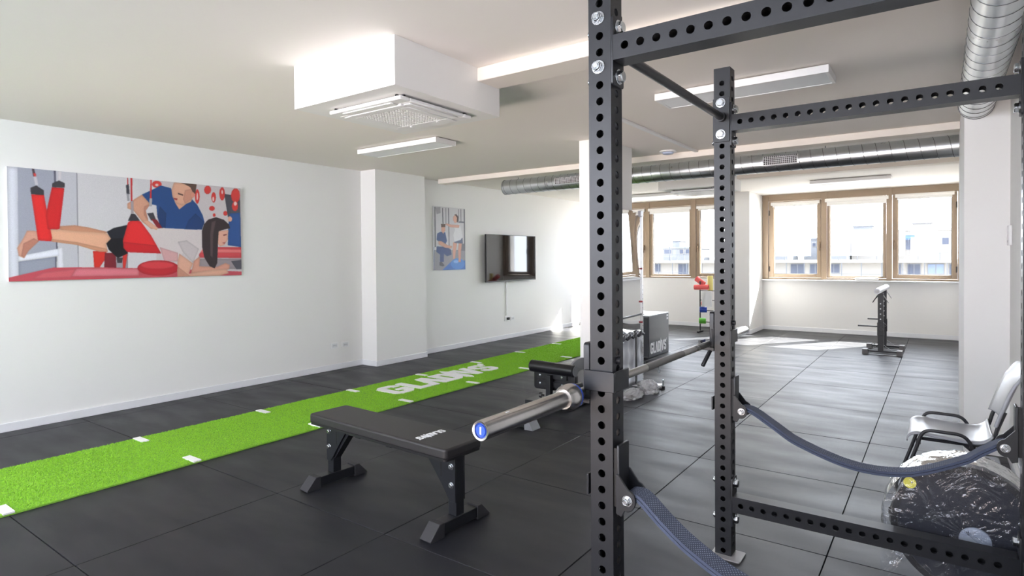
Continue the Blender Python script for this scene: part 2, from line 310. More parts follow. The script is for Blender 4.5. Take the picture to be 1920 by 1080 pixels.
ART_1 = [((217,219,230),[(-0.004,1.02),(0.035,1.023),(0.032,0.036),(-0.011,-0.023)]),
((163,166,181),[(0.035,1.015),(0.16,1.023),(0.165,0.287),(0.033,0.199)]),
((196,196,204),[(0.16,1.031),(0.242,1.019),(0.243,0.106),(0.171,0.108)]),
((95,95,112),[(0.159,1.015),(0.166,1.017),(0.168,0.287),(0.163,0.287)]),
((222,222,230),[(0.167,0.287),(0.186,0.304),(0.188,0.108),(0.168,0.109)]),
((228,231,240),[(0.033,0.22),(0.172,0.291),(0.173,0.226),(0.033,0.176)]),
((148,153,168),[(0.033,0.173),(0.164,0.217),(0.163,0.109),(0.032,0.044)]),
((90,92,108),[(0.159,0.214),(0.164,0.217),(0.163,0.109),(0.159,0.109)]),
((138,138,148),[(0.241,1.01),(0.244,1.011),(0.245,0.106),(0.242,0.106)]),
((212,210,214),[(0.244,1.02),(0.572,1.045),(0.566,0.093),(0.245,0.106)]),
((204,196,199),[(0.572,1.045),(1.017,1.023),(1.011,-0.026),(0.566,0.093)]),
((150,148,156),[(0.383,0.213),(0.442,0.248),(0.441,0.098),(0.382,0.1)]),
((208,48,40),[(0.3,0.269),(0.354,0.265),(0.347,0.188),(0.325,0.111),(0.304,0.112)]),
((120,32,44),[(0.347,0.253),(0.39,0.253),(0.393,0.103),(0.343,0.105)]),
((205,55,48),[(0.42,0.231),(0.441,0.257),(0.43,0.102),(0.419,0.103)]),
((60,55,60),[(0.394,0.204),(0.42,0.204),(0.416,0.152),(0.397,0.152)]),
((195,80,92),[(-0.005,0.031),(0.152,0.117),(0.325,0.113),(0.666,0.082),(1.011,0.039),(1.01,-0.109),(-0.005,-0.023)]),
((214,120,132),[(0.236,0.103),(0.487,0.093),(0.487,0.025),(0.216,0.032)]),
((202,95,104),[(0.114,0.071),(0.236,0.103),(0.216,0.024),(0.077,0.017)]),
((206,74,80),[(0.773,0.322),(1.003,0.323),(1.002,0.196),(0.772,0.202)]),
((226,120,120),[(0.772,0.298),(1.002,0.294),(1.002,0.258),(0.772,0.26)]),
((150,140,146),[(0.772,0.192),(1.002,0.19),(1.001,0.067),(0.771,0.086)]),
((80,80,90),[(0.942,0.16),(1.002,0.175),(1.001,0.067),(0.971,0.068)]),
((74,74,84),[(0.909,0.922),(0.996,0.907),(0.997,0.671),(0.927,0.664)]),
((42,80,142),[(0.937,0.705),(0.997,0.721),(0.999,0.323),(0.925,0.342),(0.928,0.543)]),
((214,160,140),[(0.951,0.642),(0.948,0.623),(0.942,0.61),(0.935,0.61),(0.929,0.621),(0.927,0.639),(0.929,0.659),(0.935,0.671),(0.943,0.672),(0.948,0.661)]),
((205,60,56),[(0.839,0.953),(0.835,0.924),(0.826,0.905),(0.814,0.903),(0.805,0.919),(0.802,0.946),(0.806,0.974),(0.815,0.993),(0.826,0.995),(0.836,0.98)]),
((205,60,56),[(0.864,0.874),(0.861,0.839),(0.855,0.816),(0.848,0.815),(0.842,0.836),(0.839,0.87),(0.842,0.905),(0.848,0.928),(0.856,0.929),(0.862,0.909)]),
((205,60,56),[(0.857,0.751),(0.854,0.734),(0.846,0.723),(0.837,0.722),(0.829,0.731),(0.827,0.747),(0.83,0.763),(0.837,0.774),(0.846,0.775),(0.854,0.766)]),
((205,60,56),[(0.913,0.923),(0.91,0.877),(0.902,0.848),(0.892,0.847),(0.885,0.873),(0.882,0.917),(0.885,0.962),(0.893,0.991),(0.903,0.993),(0.91,0.967)]),
((205,60,56),[(0.779,0.87),(0.776,0.822),(0.77,0.791),(0.763,0.79),(0.757,0.819),(0.755,0.866),(0.758,0.914),(0.764,0.944),(0.771,0.945),(0.777,0.917)]),
((205,60,56),[(0.997,0.917),(0.992,0.866),(0.979,0.832),(0.963,0.83),(0.95,0.859),(0.945,0.908),(0.951,0.959),(0.964,0.992),(0.98,0.995),(0.993,0.967)]),
((205,60,56),[(0.985,0.793),(0.982,0.758),(0.973,0.737),(0.961,0.735),(0.953,0.755),(0.949,0.787),(0.953,0.821),(0.962,0.843),(0.973,0.845),(0.982,0.826)]),
((205,60,56),[(0.596,0.966),(0.592,0.943),(0.58,0.928),(0.566,0.925),(0.555,0.936),(0.551,0.956),(0.555,0.979),(0.566,0.994),(0.58,0.997),(0.592,0.986)]),
((205,60,56),[(0.925,0.704),(0.923,0.687),(0.917,0.676),(0.91,0.675),(0.904,0.685),(0.902,0.701),(0.904,0.718),(0.91,0.728),(0.917,0.729),(0.923,0.72)]),
((205,60,56),[(0.861,0.676),(0.859,0.664),(0.855,0.657),(0.851,0.656),(0.847,0.663),(0.846,0.674),(0.847,0.686),(0.851,0.694),(0.856,0.694),(0.859,0.688)]),
((225,190,188),[(0.855,0.853),(0.854,0.837),(0.851,0.826),(0.848,0.826),(0.845,0.835),(0.844,0.851),(0.845,0.868),(0.848,0.878),(0.852,0.879),(0.854,0.869)]),
((225,190,188),[(0.772,0.868),(0.771,0.843),(0.768,0.828),(0.765,0.827),(0.763,0.842),(0.763,0.867),(0.764,0.892),(0.766,0.908),(0.769,0.908),(0.771,0.893)]),
((225,190,188),[(0.979,0.822),(0.977,0.807),(0.972,0.798),(0.967,0.797),(0.962,0.805),(0.961,0.819),(0.962,0.834),(0.967,0.844),(0.972,0.844),(0.977,0.836)]),
((225,190,188),[(0.903,0.941),(0.902,0.926),(0.899,0.917),(0.896,0.917),(0.894,0.925),(0.893,0.939),(0.894,0.953),(0.896,0.962),(0.899,0.963),(0.902,0.955)]),
((225,190,188),[(0.581,0.955),(0.58,0.946),(0.576,0.94),(0.571,0.939),(0.567,0.944),(0.565,0.952),(0.567,0.961),(0.571,0.967),(0.576,0.968),(0.58,0.964)]),
((214,160,136),[(0.657,0.793),(0.738,0.844),(0.744,0.758),(0.678,0.711),(0.661,0.719)]),
((36,74,132),[(0.506,0.843),(0.547,0.894),(0.592,0.952),(0.639,0.933),(0.657,0.784),(0.677,0.715),(0.74,0.834),(0.766,0.777),(0.793,0.668),(0.802,0.591),(0.788,0.509),(0.589,0.501),(0.574,0.625),(0.57,0.743),(0.543,0.752)]),
((26,56,104),[(0.586,0.736),(0.615,0.666),(0.61,0.506),(0.589,0.505),(0.574,0.625)]),
((28,60,112),[(0.721,0.603),(0.757,0.683),(0.802,0.591),(0.788,0.512),(0.703,0.506)]),
((214,164,140),[(0.653,0.996),(0.746,1.004),(0.756,0.914),(0.735,0.805),(0.691,0.757),(0.66,0.78),(0.645,0.847),(0.641,0.912)]),
((196,140,120),[(0.706,0.924),(0.745,0.95),(0.74,0.834),(0.705,0.781),(0.696,0.827)]),
((150,60,60),[(0.65,0.835),(0.669,0.83),(0.667,0.811),(0.653,0.817)]),
((80,55,50),[(0.671,0.891),(0.697,0.877),(0.696,0.863),(0.672,0.876)]),
((86,66,58),[(0.676,1.005),(0.765,1.004),(0.757,0.891),(0.746,0.908),(0.732,0.963),(0.706,0.988)]),
((206,140,122),[(0.755,0.883),(0.752,0.864),(0.747,0.852),(0.74,0.851),(0.735,0.862),(0.733,0.879),(0.735,0.898),(0.741,0.91),(0.747,0.911),(0.753,0.901)]),
((205,152,128),[(0.506,0.843),(0.543,0.752),(0.516,0.699),(0.531,0.584),(0.581,0.497),(0.554,0.48),(0.506,0.567),(0.469,0.675),(0.442,0.695),(0.442,0.742),(0.473,0.791)]),
((186,130,110),[(0.516,0.726),(0.543,0.752),(0.522,0.682),(0.533,0.584),(0.514,0.636)]),
((198,45,48),[(0.443,1.001),(0.447,1.002),(0.45,0.787),(0.444,0.786)]),
((198,45,48),[(0.458,1.004),(0.465,1.002),(0.464,0.772),(0.458,0.771)]),
((55,58,68),[(0.438,0.926),(0.45,0.936),(0.453,0.841),(0.44,0.835)]),
((150,150,156),[(0.44,0.839),(0.451,0.84),(0.452,0.77),(0.443,0.769)]),
((160,150,156),[(0.457,0.771),(0.468,0.773),(0.469,0.648),(0.458,0.647)]),
((200,45,48),[(0.545,0.999),(0.55,1.0),(0.549,0.794),(0.54,0.793)]),
((165,160,165),[(0.539,0.811),(0.551,0.813),(0.55,0.731),(0.537,0.729)]),
((60,58,66),[(0.528,0.656),(0.555,0.666),(0.569,0.587),(0.545,0.585)]),
((128,30,42),[(0.545,0.603),(0.571,0.595),(0.596,0.513),(0.577,0.497)]),
((196,140,112),[(0.177,0.496),(0.232,0.509),(0.286,0.492),(0.363,0.453),(0.327,0.423),(0.238,0.428),(0.177,0.463)]),
((34,36,46),[(0.356,0.456),(0.385,0.496),(0.446,0.533),(0.437,0.292),(0.442,0.248),(0.399,0.201),(0.363,0.287),(0.353,0.342),(0.371,0.391)]),
((20,20,26),[(0.353,0.342),(0.373,0.391),(0.421,0.397),(0.439,0.246),(0.399,0.201),(0.363,0.282)]),
((224,172,142),[(0.137,0.46),(0.173,0.466),(0.232,0.454),(0.299,0.449),(0.357,0.442),(0.373,0.391),(0.353,0.342),(0.359,0.265),(0.326,0.261),(0.238,0.325),(0.147,0.352)]),
((202,146,116),[(0.147,0.376),(0.238,0.352),(0.355,0.291),(0.359,0.262),(0.326,0.261),(0.238,0.325),(0.147,0.352)]),
((208,155,134),[(0.1,0.445),(0.063,0.447),(0.05,0.379),(0.029,0.293),(0.034,0.223),(0.052,0.202),(0.067,0.267),(0.103,0.355)]),
((182,124,106),[(0.05,0.332),(0.086,0.381),(0.103,0.355),(0.067,0.267),(0.052,0.202),(0.042,0.223)]),
((222,44,44),[(0.079,0.771),(0.123,0.773),(0.149,0.384),(0.145,0.355),(0.1,0.361)]),
((206,36,40),[(0.151,0.847),(0.196,0.848),(0.176,0.467),(0.134,0.463),(0.128,0.591)]),
((58,56,62),[(0.077,0.828),(0.097,0.852),(0.123,0.814),(0.123,0.77),(0.078,0.773)]),
((58,56,62),[(0.153,0.885),(0.177,0.914),(0.198,0.894),(0.197,0.851),(0.152,0.849)]),
((70,60,66),[(0.083,0.999),(0.091,0.998),(0.096,0.933),(0.087,0.931)]),
((205,60,60),[(0.088,0.963),(0.096,0.961),(0.097,0.933),(0.089,0.931)]),
((196,194,200),[(0.087,0.931),(0.099,0.933),(0.104,0.858),(0.093,0.853)]),
((205,200,205),[(0.174,0.999),(0.187,0.999),(0.185,0.921),(0.174,0.918)]),
((216,206,206),[(0.53,0.493),(0.601,0.513),(0.72,0.507),(0.788,0.501),(0.791,0.299),(0.74,0.141),(0.693,0.259),(0.666,0.161),(0.603,0.162),(0.578,0.295),(0.553,0.395)]),
((206,160,162),[(0.582,0.313),(0.667,0.255),(0.668,0.161),(0.603,0.162)]),
((196,186,188),[(0.667,0.372),(0.711,0.389),(0.772,0.298),(0.741,0.144),(0.691,0.263)]),
((222,44,48),[(0.444,0.554),(0.463,0.587),(0.499,0.571),(0.544,0.431),(0.589,0.247),(0.439,0.259),(0.423,0.301),(0.422,0.38)]),
((200,34,42),[(0.422,0.362),(0.568,0.331),(0.589,0.247),(0.439,0.259),(0.423,0.301)]),
((52,50,58),[(0.444,0.571),(0.458,0.644),(0.475,0.642),(0.496,0.577)]),
((214,164,142),[(0.506,0.581),(0.531,0.584),(0.577,0.511),(0.569,0.489),(0.537,0.512)]),
((186,38,50),[(0.673,0.093),(0.669,0.072),(0.659,0.052),(0.643,0.036),(0.622,0.024),(0.599,0.017),(0.574,0.016),(0.549,0.02),(0.526,0.03),(0.507,0.043),(0.493,0.06),(0.484,0.08),(0.481,0.1),(0.484,0.12),(0.493,0.139),(0.508,0.155),(0.527,0.167),(0.55,0.175),(0.575,0.177),(0.6,0.174),(0.623,0.166),(0.644,0.152),(0.659,0.135),(0.669,0.115)]),
((208,62,70),[(0.649,0.124),(0.645,0.111),(0.633,0.1),(0.616,0.092),(0.594,0.087),(0.57,0.086),(0.546,0.089),(0.525,0.095),(0.509,0.105),(0.499,0.116),(0.495,0.128),(0.499,0.141),(0.509,0.151),(0.526,0.16),(0.547,0.165),(0.571,0.167),(0.594,0.164),(0.616,0.158),(0.634,0.149),(0.645,0.137)]),
((210,152,132),[(0.745,0.167),(0.777,0.221),(0.773,0.109),(0.864,0.098),(0.91,0.141),(0.935,0.12),(0.931,0.069),(0.73,0.034)]),
((218,168,146),[(0.674,0.248),(0.741,0.141),(0.719,0.03),(0.845,0.067),(0.919,0.072),(0.927,0.023),(0.874,-0.002),(0.719,-0.015),(0.663,-0.004),(0.664,0.146)]),
((196,142,122),[(0.666,0.108),(0.7,0.05),(0.726,0.001),(0.719,-0.015),(0.663,-0.004)]),
((218,166,146),[(0.872,0.499),(0.93,0.515),(0.924,0.432),(0.927,0.412),(0.917,0.381),(0.906,0.345),(0.884,0.328),(0.869,0.36)]),
((130,70,66),[(0.9,0.461),(0.92,0.47),(0.92,0.458),(0.902,0.447)]),
((170,80,80),[(0.894,0.369),(0.912,0.377),(0.906,0.357)]),
((54,42,46),[(0.788,0.493),(0.8,0.572),(0.822,0.623),(0.863,0.653),(0.905,0.629),(0.932,0.58),(0.938,0.536),(0.895,0.512),(0.876,0.495),(0.871,0.36),(0.866,0.142),(0.852,0.083),(0.826,0.107),(0.799,0.202),(0.788,0.318)]),
((84,68,70),[(0.839,0.595),(0.862,0.617),(0.847,0.458),(0.842,0.201),(0.831,0.221),(0.83,0.457)])]
ART_2 = [((208,206,209),[(-0.192,1.106),(1.39,1.199),(1.366,-0.245),(-0.215,-0.199)]),
((150,148,156),[(-0.062,0.315),(1.075,0.321),(1.068,-0.074),(-0.068,-0.052)]),
((120,118,124),[(0.023,0.986),(0.067,0.988),(0.071,0.363),(0.027,0.362)]),
((150,146,152),[(0.067,0.979),(0.209,0.992),(0.215,0.9),(0.095,0.876)]),
((105,104,110),[(0.262,0.979),(0.292,0.98),(0.303,0.731),(0.273,0.73)]),
((150,150,156),[(0.361,0.984),(0.392,0.985),(0.395,0.714),(0.364,0.713)]),
((125,124,130),[(0.446,0.988),(0.478,0.989),(0.49,0.327),(0.459,0.327)]),
((130,128,134),[(0.772,0.984),(0.796,0.985),(0.801,0.787),(0.777,0.786)]),
((130,128,134),[(0.845,0.987),(0.878,0.989),(0.875,0.789),(0.85,0.788)]),
((110,110,118),[(0.961,0.993),(1.011,0.991),(0.999,0.33),(0.958,0.33)]),
((90,92,104),[(0.785,0.786),(0.999,0.787),(0.998,0.769),(0.784,0.766)]),
((110,110,118),[(0.86,0.419),(1.014,0.427),(1.012,0.31),(0.858,0.31)]),
((62,112,190),[(0.245,-0.005),(0.601,0.161),(1.03,0.145),(1.027,-0.033)]),
((82,140,214),[(0.979,0.093),(0.967,0.064),(0.933,0.039),(0.882,0.019),(0.818,0.007),(0.747,0.004),(0.678,0.009),(0.615,0.023),(0.567,0.043),(0.536,0.069),(0.525,0.097),(0.536,0.124),(0.568,0.149),(0.618,0.169),(0.68,0.182),(0.75,0.186),(0.821,0.181),(0.884,0.168),(0.935,0.147),(0.968,0.122)]),
((130,175,232),[(0.782,0.13),(0.77,0.116),(0.737,0.107),(0.692,0.103),(0.648,0.107),(0.616,0.118),(0.605,0.131),(0.617,0.145),(0.649,0.155),(0.693,0.159),(0.738,0.155),(0.77,0.144)]),
((68,108,160),[(-0.024,0.362),(0.012,0.362),(0.006,-0.016),(-0.031,-0.015)]),
((40,66,122),[(0.086,0.372),(0.351,0.369),(0.525,0.328),(0.551,0.245),(0.406,0.218),(0.311,0.257),(0.301,0.13),(0.187,0.13),(0.189,0.245),(0.078,0.287)]),
((48,78,134),[(0.105,0.572),(0.203,0.603),(0.355,0.597),(0.407,0.463),(0.359,0.408),(0.2,0.433),(0.088,0.473)]),
((208,158,136),[(0.242,0.706),(0.341,0.709),(0.359,0.632),(0.293,0.569),(0.233,0.617)]),
((92,68,54),[(0.224,0.728),(0.357,0.729),(0.36,0.682),(0.234,0.675)]),
((205,155,132),[(0.14,0.459),(0.238,0.456),(0.421,0.397),(0.569,0.379),(0.545,0.343),(0.351,0.35),(0.147,0.405)]),
((66,66,76),[(0.168,0.123),(0.232,0.134),(0.323,0.075),(0.277,0.057),(0.171,0.073)]),
((212,160,140),[(0.602,0.442),(0.73,0.436),(0.687,0.289),(0.661,0.175),(0.598,0.167),(0.584,0.308)]),
((206,152,132),[(0.787,0.436),(0.893,0.438),(0.858,0.29),(0.847,0.122),(0.774,0.122),(0.76,0.309)]),
((74,84,112),[(0.635,0.476),(0.911,0.52),(0.922,0.426),(0.642,0.435)]),
((228,228,230),[(0.638,0.683),(0.812,0.743),(0.856,0.689),(0.916,0.534),(0.849,0.485),(0.642,0.45),(0.612,0.564),(0.67,0.654)]),
((208,158,140),[(0.349,0.724),(0.396,0.741),(0.552,0.727),(0.816,0.727),(0.799,0.683),(0.512,0.683)]),
((212,164,144),[(0.609,0.855),(0.698,0.898),(0.762,0.865),(0.752,0.773),(0.663,0.754),(0.608,0.8)]),
((70,48,42),[(0.642,0.887),(0.714,0.902),(0.778,0.861),(0.764,0.765),(0.724,0.78),(0.737,0.844),(0.681,0.881)])]
# ------------------------------------------------------------------ the room
XL, XF, XR = -6.46, -6.35, 0.40          # left wall, its far part, right wall
YB, H = -2.2, 2.655                      # wall behind the photographer, ceiling
ceil = struct('ceiling', MB().box((-6.9, YB - .2, H), (0.9, 12.9, H + .15)), CEIL)
struct('wall_left', MB().box((XL - .3, YB - .2, 0), (XL, 5.6, H)), WALL)
struct('wall_left_far', MB().box((XL - .3, 5.6, 0), (XF, 12.6, H)), WALL)
struct('wall_left_pillar', MB().box((XL - .2, 5.47, 0), (-6.17, 6.42, H)), WALL)
struct('wall_right', MB().box((XR, YB - .2, 0), (XR + .3, 12.9, H)), WALL)
# wall behind the camera with an unseen opening set high for the light it lets in
bk = MB(); bk.box((XL - .3, YB - .2, 0), (XR + .3, YB, 1.45)); bk.box((XL - .3, YB - .2, 2.5), (XR + .3, YB, H))
bk.box((XL - .3, YB - .2, 1.45), (-5.8, YB, 2.5)); bk.box((-.1, YB - .2, 1.45), (XR + .3, YB, 2.5))
struct('wall_back', bk, WALL)
# window walls: parapet below each window, left and right of the middle pillar
struct('wall_front_right', MB().box((-3.0, 12.6, 0), (.9, 12.85, 1.0)), WALL)
struct('wall_front_left', MB().box((-6.6, 12.4, 0), (-3.2, 12.65, 1.0)), WALL)
struct('wall_front_pillar', MB().box((-3.34, 11.6, 0), (-2.885, 12.9, H)), WALL)
struct('column', MB().box((-3.046, 5.46, 0), (-2.79, 6.19, H)), WALL)
struct('wall_right_pillar', MB().box((0.14, 5.5, 0), (XR + .1, 7.03, H)), WALL)
# skirting boards
def skirt(name, a, b): struct(name, MB().box(a, b), TRIM, bevel=.003)
skirt('baseboard_left', (XL, YB, 0), (XL + .014, 5.47, .075))
skirt('baseboard_left_far', (XF, 6.42, 0), (XF + .014, 12.4, .075))
bb = MB(); bb.box((XL, 5.456, 0), (-6.156, 5.47, .075)); bb.box((-6.17, 5.47, 0), (-6.156, 6.42, .075)); bb.box((XF, 6.42, 0), (-6.156, 6.434, .075))
struct('baseboard_left_pillar', bb, TRIM, bevel=.003)
skirt('baseboard_front_right', (-2.885, 12.586, 0), (.9, 12.6, .08))
skirt('baseboard_front_left', (-6.35, 12.386, 0), (-3.34, 12.4, .08))
bb = MB(); bb.box((-3.354, 11.586, 0), (-2.871, 11.6, .08)); bb.box((-3.354, 11.6, 0), (-3.34, 12.386, .08)); bb.box((-2.885, 11.6, 0), (-2.871, 12.586, .08))
struct('baseboard_front_pillar', bb, TRIM, bevel=.003)
skirt('baseboard_right', (XR - .014, YB, 0), (XR, 5.5, .075))

# floor: base slab and square rubber tiles in a grid
fl = struct('floor', MB().box((-6.9, YB - .2, -.25), (1.0, 12.9, -.012)), JOINT)
GX = [-6.46, -6.258, -5.294] + [-4.306 + .9655 * k for k in range(5)] + [0.41]
GY = [1.08 + 1.0632 * k for k in range(-4, 12)]
GY[0] = YB; GY[-1] = 12.6
def tile(x0, x1, y0, y1):
    g = .0022; dz = random.uniform(-.0006, .0006)
    m = MB(); m.prism(rrect(x0 + g, y0 + g, x1 - g, y1 - g, .004, 1), 'z', -.012, dz)
    o = m.build('floor_tile', RUBBER, fl, bevel=.0016, seg=1)
for i in range(len(GX) - 1):
    if i == 2: continue
    for j in range(len(GY) - 1):
        if j == 0 and GY[1] - GY[0] < .05: continue
        tile(GX[i], GX[i + 1], GY[j], GY[j + 1])
# under the turf
for j in range(len(GY) - 1): tile(GX[2], GX[3], GY[j], GY[j + 1])

# bulkheads, beams and trims under the ceiling
AC1 = (-3.287, 2.263, -2.389, 3.204, 2.386); AC2 = (-3.31, 8.25, -2.40, 9.16, 2.41)
for k, a in enumerate((AC1, AC2)):
    struct('trim_%d' % (k + 1), MB().box((a[0], a[1], a[4]), (a[2], a[3], H)), WALL)
CREAM = mat('cream_beam', (236, 228, 218), 0.7, var=.01)
struct('trim_3', MB().box((-2.389, 2.968, 2.568), (.095, 3.19, H)), CREAM, bevel=.006)
struct('trim_4', MB().box((-6.22, 6.76, 2.585), (.14, 6.93, H)), CREAM, bevel=.004)
struct('trim_5', MB().box((-2.40, 8.95, 2.568), (XR, 9.16, H)), CREAM, bevel=.004)
struct('trim_6', MB().box((-2.275, 4.55, H - .022), (-2.235, 6.76, H)), WHITE, bevel=.004)

# ------------------------------------------------------------------ windows
def window(name, xs, yf, posts, sashes, header, label):
    """posts: (x0,x1) mullions; sashes: (x0,x1, gx0,gx1, gz0,gz1)"""
    x0, x1 = xs; fr = MB()
    y0, y1 = yf - .01, yf + .11
    fr.box((x0, y0, header), (x1, y1, H)); fr.box((x0, y0 + .02, 1.0), (x1, y1, 1.03))
    for a, b in posts: fr.box((a, y0 - .012, 1.0), (b, y1, H))
    w = struct(name, fr, BRONZE, bevel=.004, origin=((x0 + x1) / 2, yf, 1.0))
    for k, (a, b, ga, gb, g0, g1) in enumerate(sashes):
        s = MB(); e = .006
        a += e; b -= e
        top = header - .006; ya, yb = yf, yf + .07
        s.box((a, ya, 1.034), (ga, yb, top)); s.box((gb, ya, 1.034), (b, yb, top))
        s.box((ga, ya, 1.034), (gb, yb, g0)); s.box((ga, ya, g1), (gb, yb, top))
        so = s.build('sash', BRONZE, w, world=True, bevel=.006)
        gk = MB(); t = .008
        gk.box((ga, ya + .03, g0), (ga + t, yb, g1)); gk.box((gb - t, ya + .03, g0), (gb, yb, g1))
        gk.box((ga, ya + .03, g0), (gb, yb, g0 + t)); gk.box((ga, ya + .03, g1 - t), (gb, yb, g1))
        gk.build('gasket', BRONZED, so, world=True)
        MB().box((ga + .004, yf + .045, g0 + .004), (gb - .004, yf + .053, g1 - .004)).build('pane', GLASS, so, world=True)
    return w
HD = 2.53
w1 = window('window_1', (-2.885, .40), 12.6, [(-2.88, -2.775), (-1.833, -1.742), (-.789, -.702), (.236, .40)],
            [(-2.775, -1.833, -2.673, -1.906, 1.10, 2.44), (-1.742, -.789, -1.689, -.837, 1.062, 2.45), (-.702, .236, -.614, .154, 1.10, 2.45)], HD, '')
w2 = window('window_2', (-6.35, -3.34), 12.4, [(-6.35, -6.25), (-5.264, -5.175), (-4.262, -4.154), (-3.42, -3.34)],
            [(-6.25, -5.264, -6.13, -5.36, 1.10, 2.44), (-5.175, -4.262, -5.103, -4.30, 1.071, 2.44), (-4.154, -3.42, -4.07, -3.51, 1.10, 2.44)], HD, '')
def handle(w, x, y, z):
    m = MB(); m.box((x - .014, y - .016, z - .06), (x + .014, y, z + .06)); m.box((x - .009, y - .055, z - .012), (x + .009, y - .016, z + .012))
    m.box((x - .01, y - .06, z - .11), (x + .01, y - .042, z + .012))
    m.build('handle', mat('bronze_handle', (112, 92, 70), .4, .4), w, world=True, bevel=.003)
handle(w1, -1.855, 12.6, 1.66); handle(w1, -.668, 12.6, 1.66); handle(w2, -5.30, 12.4, 1.66); handle(w2, -4.115, 12.4, 1.66)
for x, y in ((-2.755, 12.6), (.222, 12.6)):
    for z in (1.2, 2.3): MB().cyl((x, y - .012, z - .05), (x, y - .012, z + .05), .011, 10).build('hinge', BRONZED, w1, world=True)
def blind(x0, x1, y, z, label, drop=.02):
    t = thing('roller_blind', label, 'blind', ((x0 + x1) / 2, y, z), group='roller blinds over the windows')
    MB().prism([(y - .055, z - .03), (y - .055, z + .012), (y - .04, z + .03), (y - .001, z + .03), (y - .001, z - .03)], 'x', x0, x1).build('cassette', BLIND, t, True, bevel=.004)
    MB().box((x0 + .03, y - .022, z - .03 - drop), (x1 - .03, y - .017, z - .028)).build('fabric', BLIND, t, True)
    MB().cyl((x0 + .03, y - .02, z - .033 - drop), (x1 - .03, y - .02, z - .033 - drop), .008, 8).build('bottom_rail', WHITE, t, True)
    MB().cyl(((x0 + x1) / 2, y - .03, z - .06 - drop), ((x0 + x1) / 2, y - .03, z - .035 - drop), .007, 8).build('pull', GREYP, t, True)
blind(-2.72, -1.86, 12.6, 2.475, 'white roller blind rolled up over the left pane of the three-pane window')
blind(-1.765, -.755, 12.588, 2.485, 'white roller blind rolled up over the middle pane of the three-pane window', .06)
blind(-.655, .19, 12.6, 2.50, 'white roller blind rolled up over the right pane of the three-pane window', .03)
blind(-6.2, -5.28, 12.4, 2.475, 'white roller blind on the far left pane behind the mirror')
blind(-5.19, -4.25, 12.388, 2.475, 'white roller blind rolled up over the wide pane right of the mirror', .05)
blind(-4.13, -3.45, 12.4, 2.475, 'white roller blind on the pane behind the far rack upright')
setp(MB().prism([(-1.27, 12.49), (-.905, 12.49), (-.905, 12.59), (-1.27, 12.59)], 'z', 1.001, 1.045).build('sill_tray', WHITE, bevel=.01, origin=(-1.09, 12.54, 1.0)),
     'white shallow tray lying on the window sill under the middle pane', 'tray')
struct('trim_7', MB().box((-2.885, 12.47, .975), (.40, 12.61, 1.0)), TRIM, bevel=.004)

# ------------------------------------------------------------------ ceiling units
def cassette(x, y, z, label):
    t = thing('air_conditioner', label, 'air conditioner', (x, y, z), group='ceiling air conditioners')
    a = .315
    m = MB()
    m.box((-a, -a, -.034), (a, -.235, -.012)); m.box((-a, .235, -.034), (a, a, -.012)); m.box((-a, -.235, -.034), (-.235, .235, -.012)); m.box((.235, -.235, -.034), (a, .235, -.012))
    m.build('frame', WHITE, t, bevel=.006)
    MB().box((-.27, -.27, -.014), (.27, .27, 0)).build('shadow_gap', BLACKP, t)  # black box stands in for the dark shadow above the panel
    for k in range(4):
        f = MB(); f.prism([(-.215, -.236), (.215, -.236), (.215, -.292), (-.215, -.292)], 'z', -.041, -.035)
        f.build('louver', WHITE, t, bevel=.003).rotation_euler = (0, 0, k * PI / 2)
    g = MB(); b = .232; c = .178
    g.box((-b, -b, -.044), (b, -c, -.02)); g.box((-b, c, -.044), (b, b, -.02)); g.box((-b, -c, -.044), (-c, c, -.02)); g.box((c, -c, -.044), (b, c, -.02))
    g.build('grille_frame', WHITE, t, bevel=.004)
    l = MB(); n = 15
    for i in range(n + 1):
        u = -c + 2 * c * i / n
        l.box((u - .0045, -c, -.043), (u + .0045, c, -.03)); l.box((-c, u - .0045, -.0425), (c, u + .0045, -.03))
    l.build('lattice', WHITE, t, kind='stuff')
    MB().box((-c, -c, -.026), (c, c, -.02)).build('filter', mat('filter_brown', (150, 124, 104), .8), t)
    for u in (-.12, .12): MB().cyl((u, .205, -.049), (u, .205, -.043), .008, 10).build('latch', WHITE, t)
    for k in range(4):
        for u in (-.27, .27):
            q = MB().box((u - .006, -.305, -.012), (u + .006, -.285, 0)).build('clip', BLACKP, t); q.rotation_euler = (0, 0, k * PI / 2)
    return t
cassette(-2.797, 2.705, AC1[4], 'white square ceiling air conditioner under the big white box at upper centre')
cassette(-2.86, 8.70, AC2[4], 'white square ceiling air conditioner under the far box near the windows')
def light_panel(x0, y0, x1, y1, label):
    t = thing('ceiling_light', label, 'ceiling light', ((x0 + x1) / 2, (y0 + y1) / 2, H), group='flat ceiling light panels')
    z0 = H - .058
    m = MB(); e = .02
    m.box((x0, y0, z0), (x1, y0 + e, H - .008)); m.box((x0, y1 - e, z0), (x1, y1, H - .008)); m.box((x0, y0 + e, z0), (x0 + e, y1 - e, H - .008)); m.box((x1 - e, y0 + e, z0), (x1, y1 - e, H - .008))
    m.build('frame', WHITE, t, True, bevel=.002)
    MB().box((x0 + e, y0 + e, z0 + .003), (x1 - e, y1 - e, z0 + .008)).build('diffuser', PANEL, t, True)
    MB().box((x0 + .06, y0 + .05, H - .03), (x1 - .06, y1 - .05, H)).build('mount', BLACKP, t, True)
light_panel(-5.2, 4.36, -4.035, 4.66, 'white flat ceiling light behind the big air conditioner box')
light_panel(-1.715, 4.21, -.57, 4.52, 'white flat ceiling light behind the top of the rack')
light_panel(-1.70, 10.54, -.60, 10.84, 'white flat ceiling light in front of the three-pane window')
light_panel(-5.15, 10.75, -4.03, 11.05, 'white flat ceiling light in front of the left window')
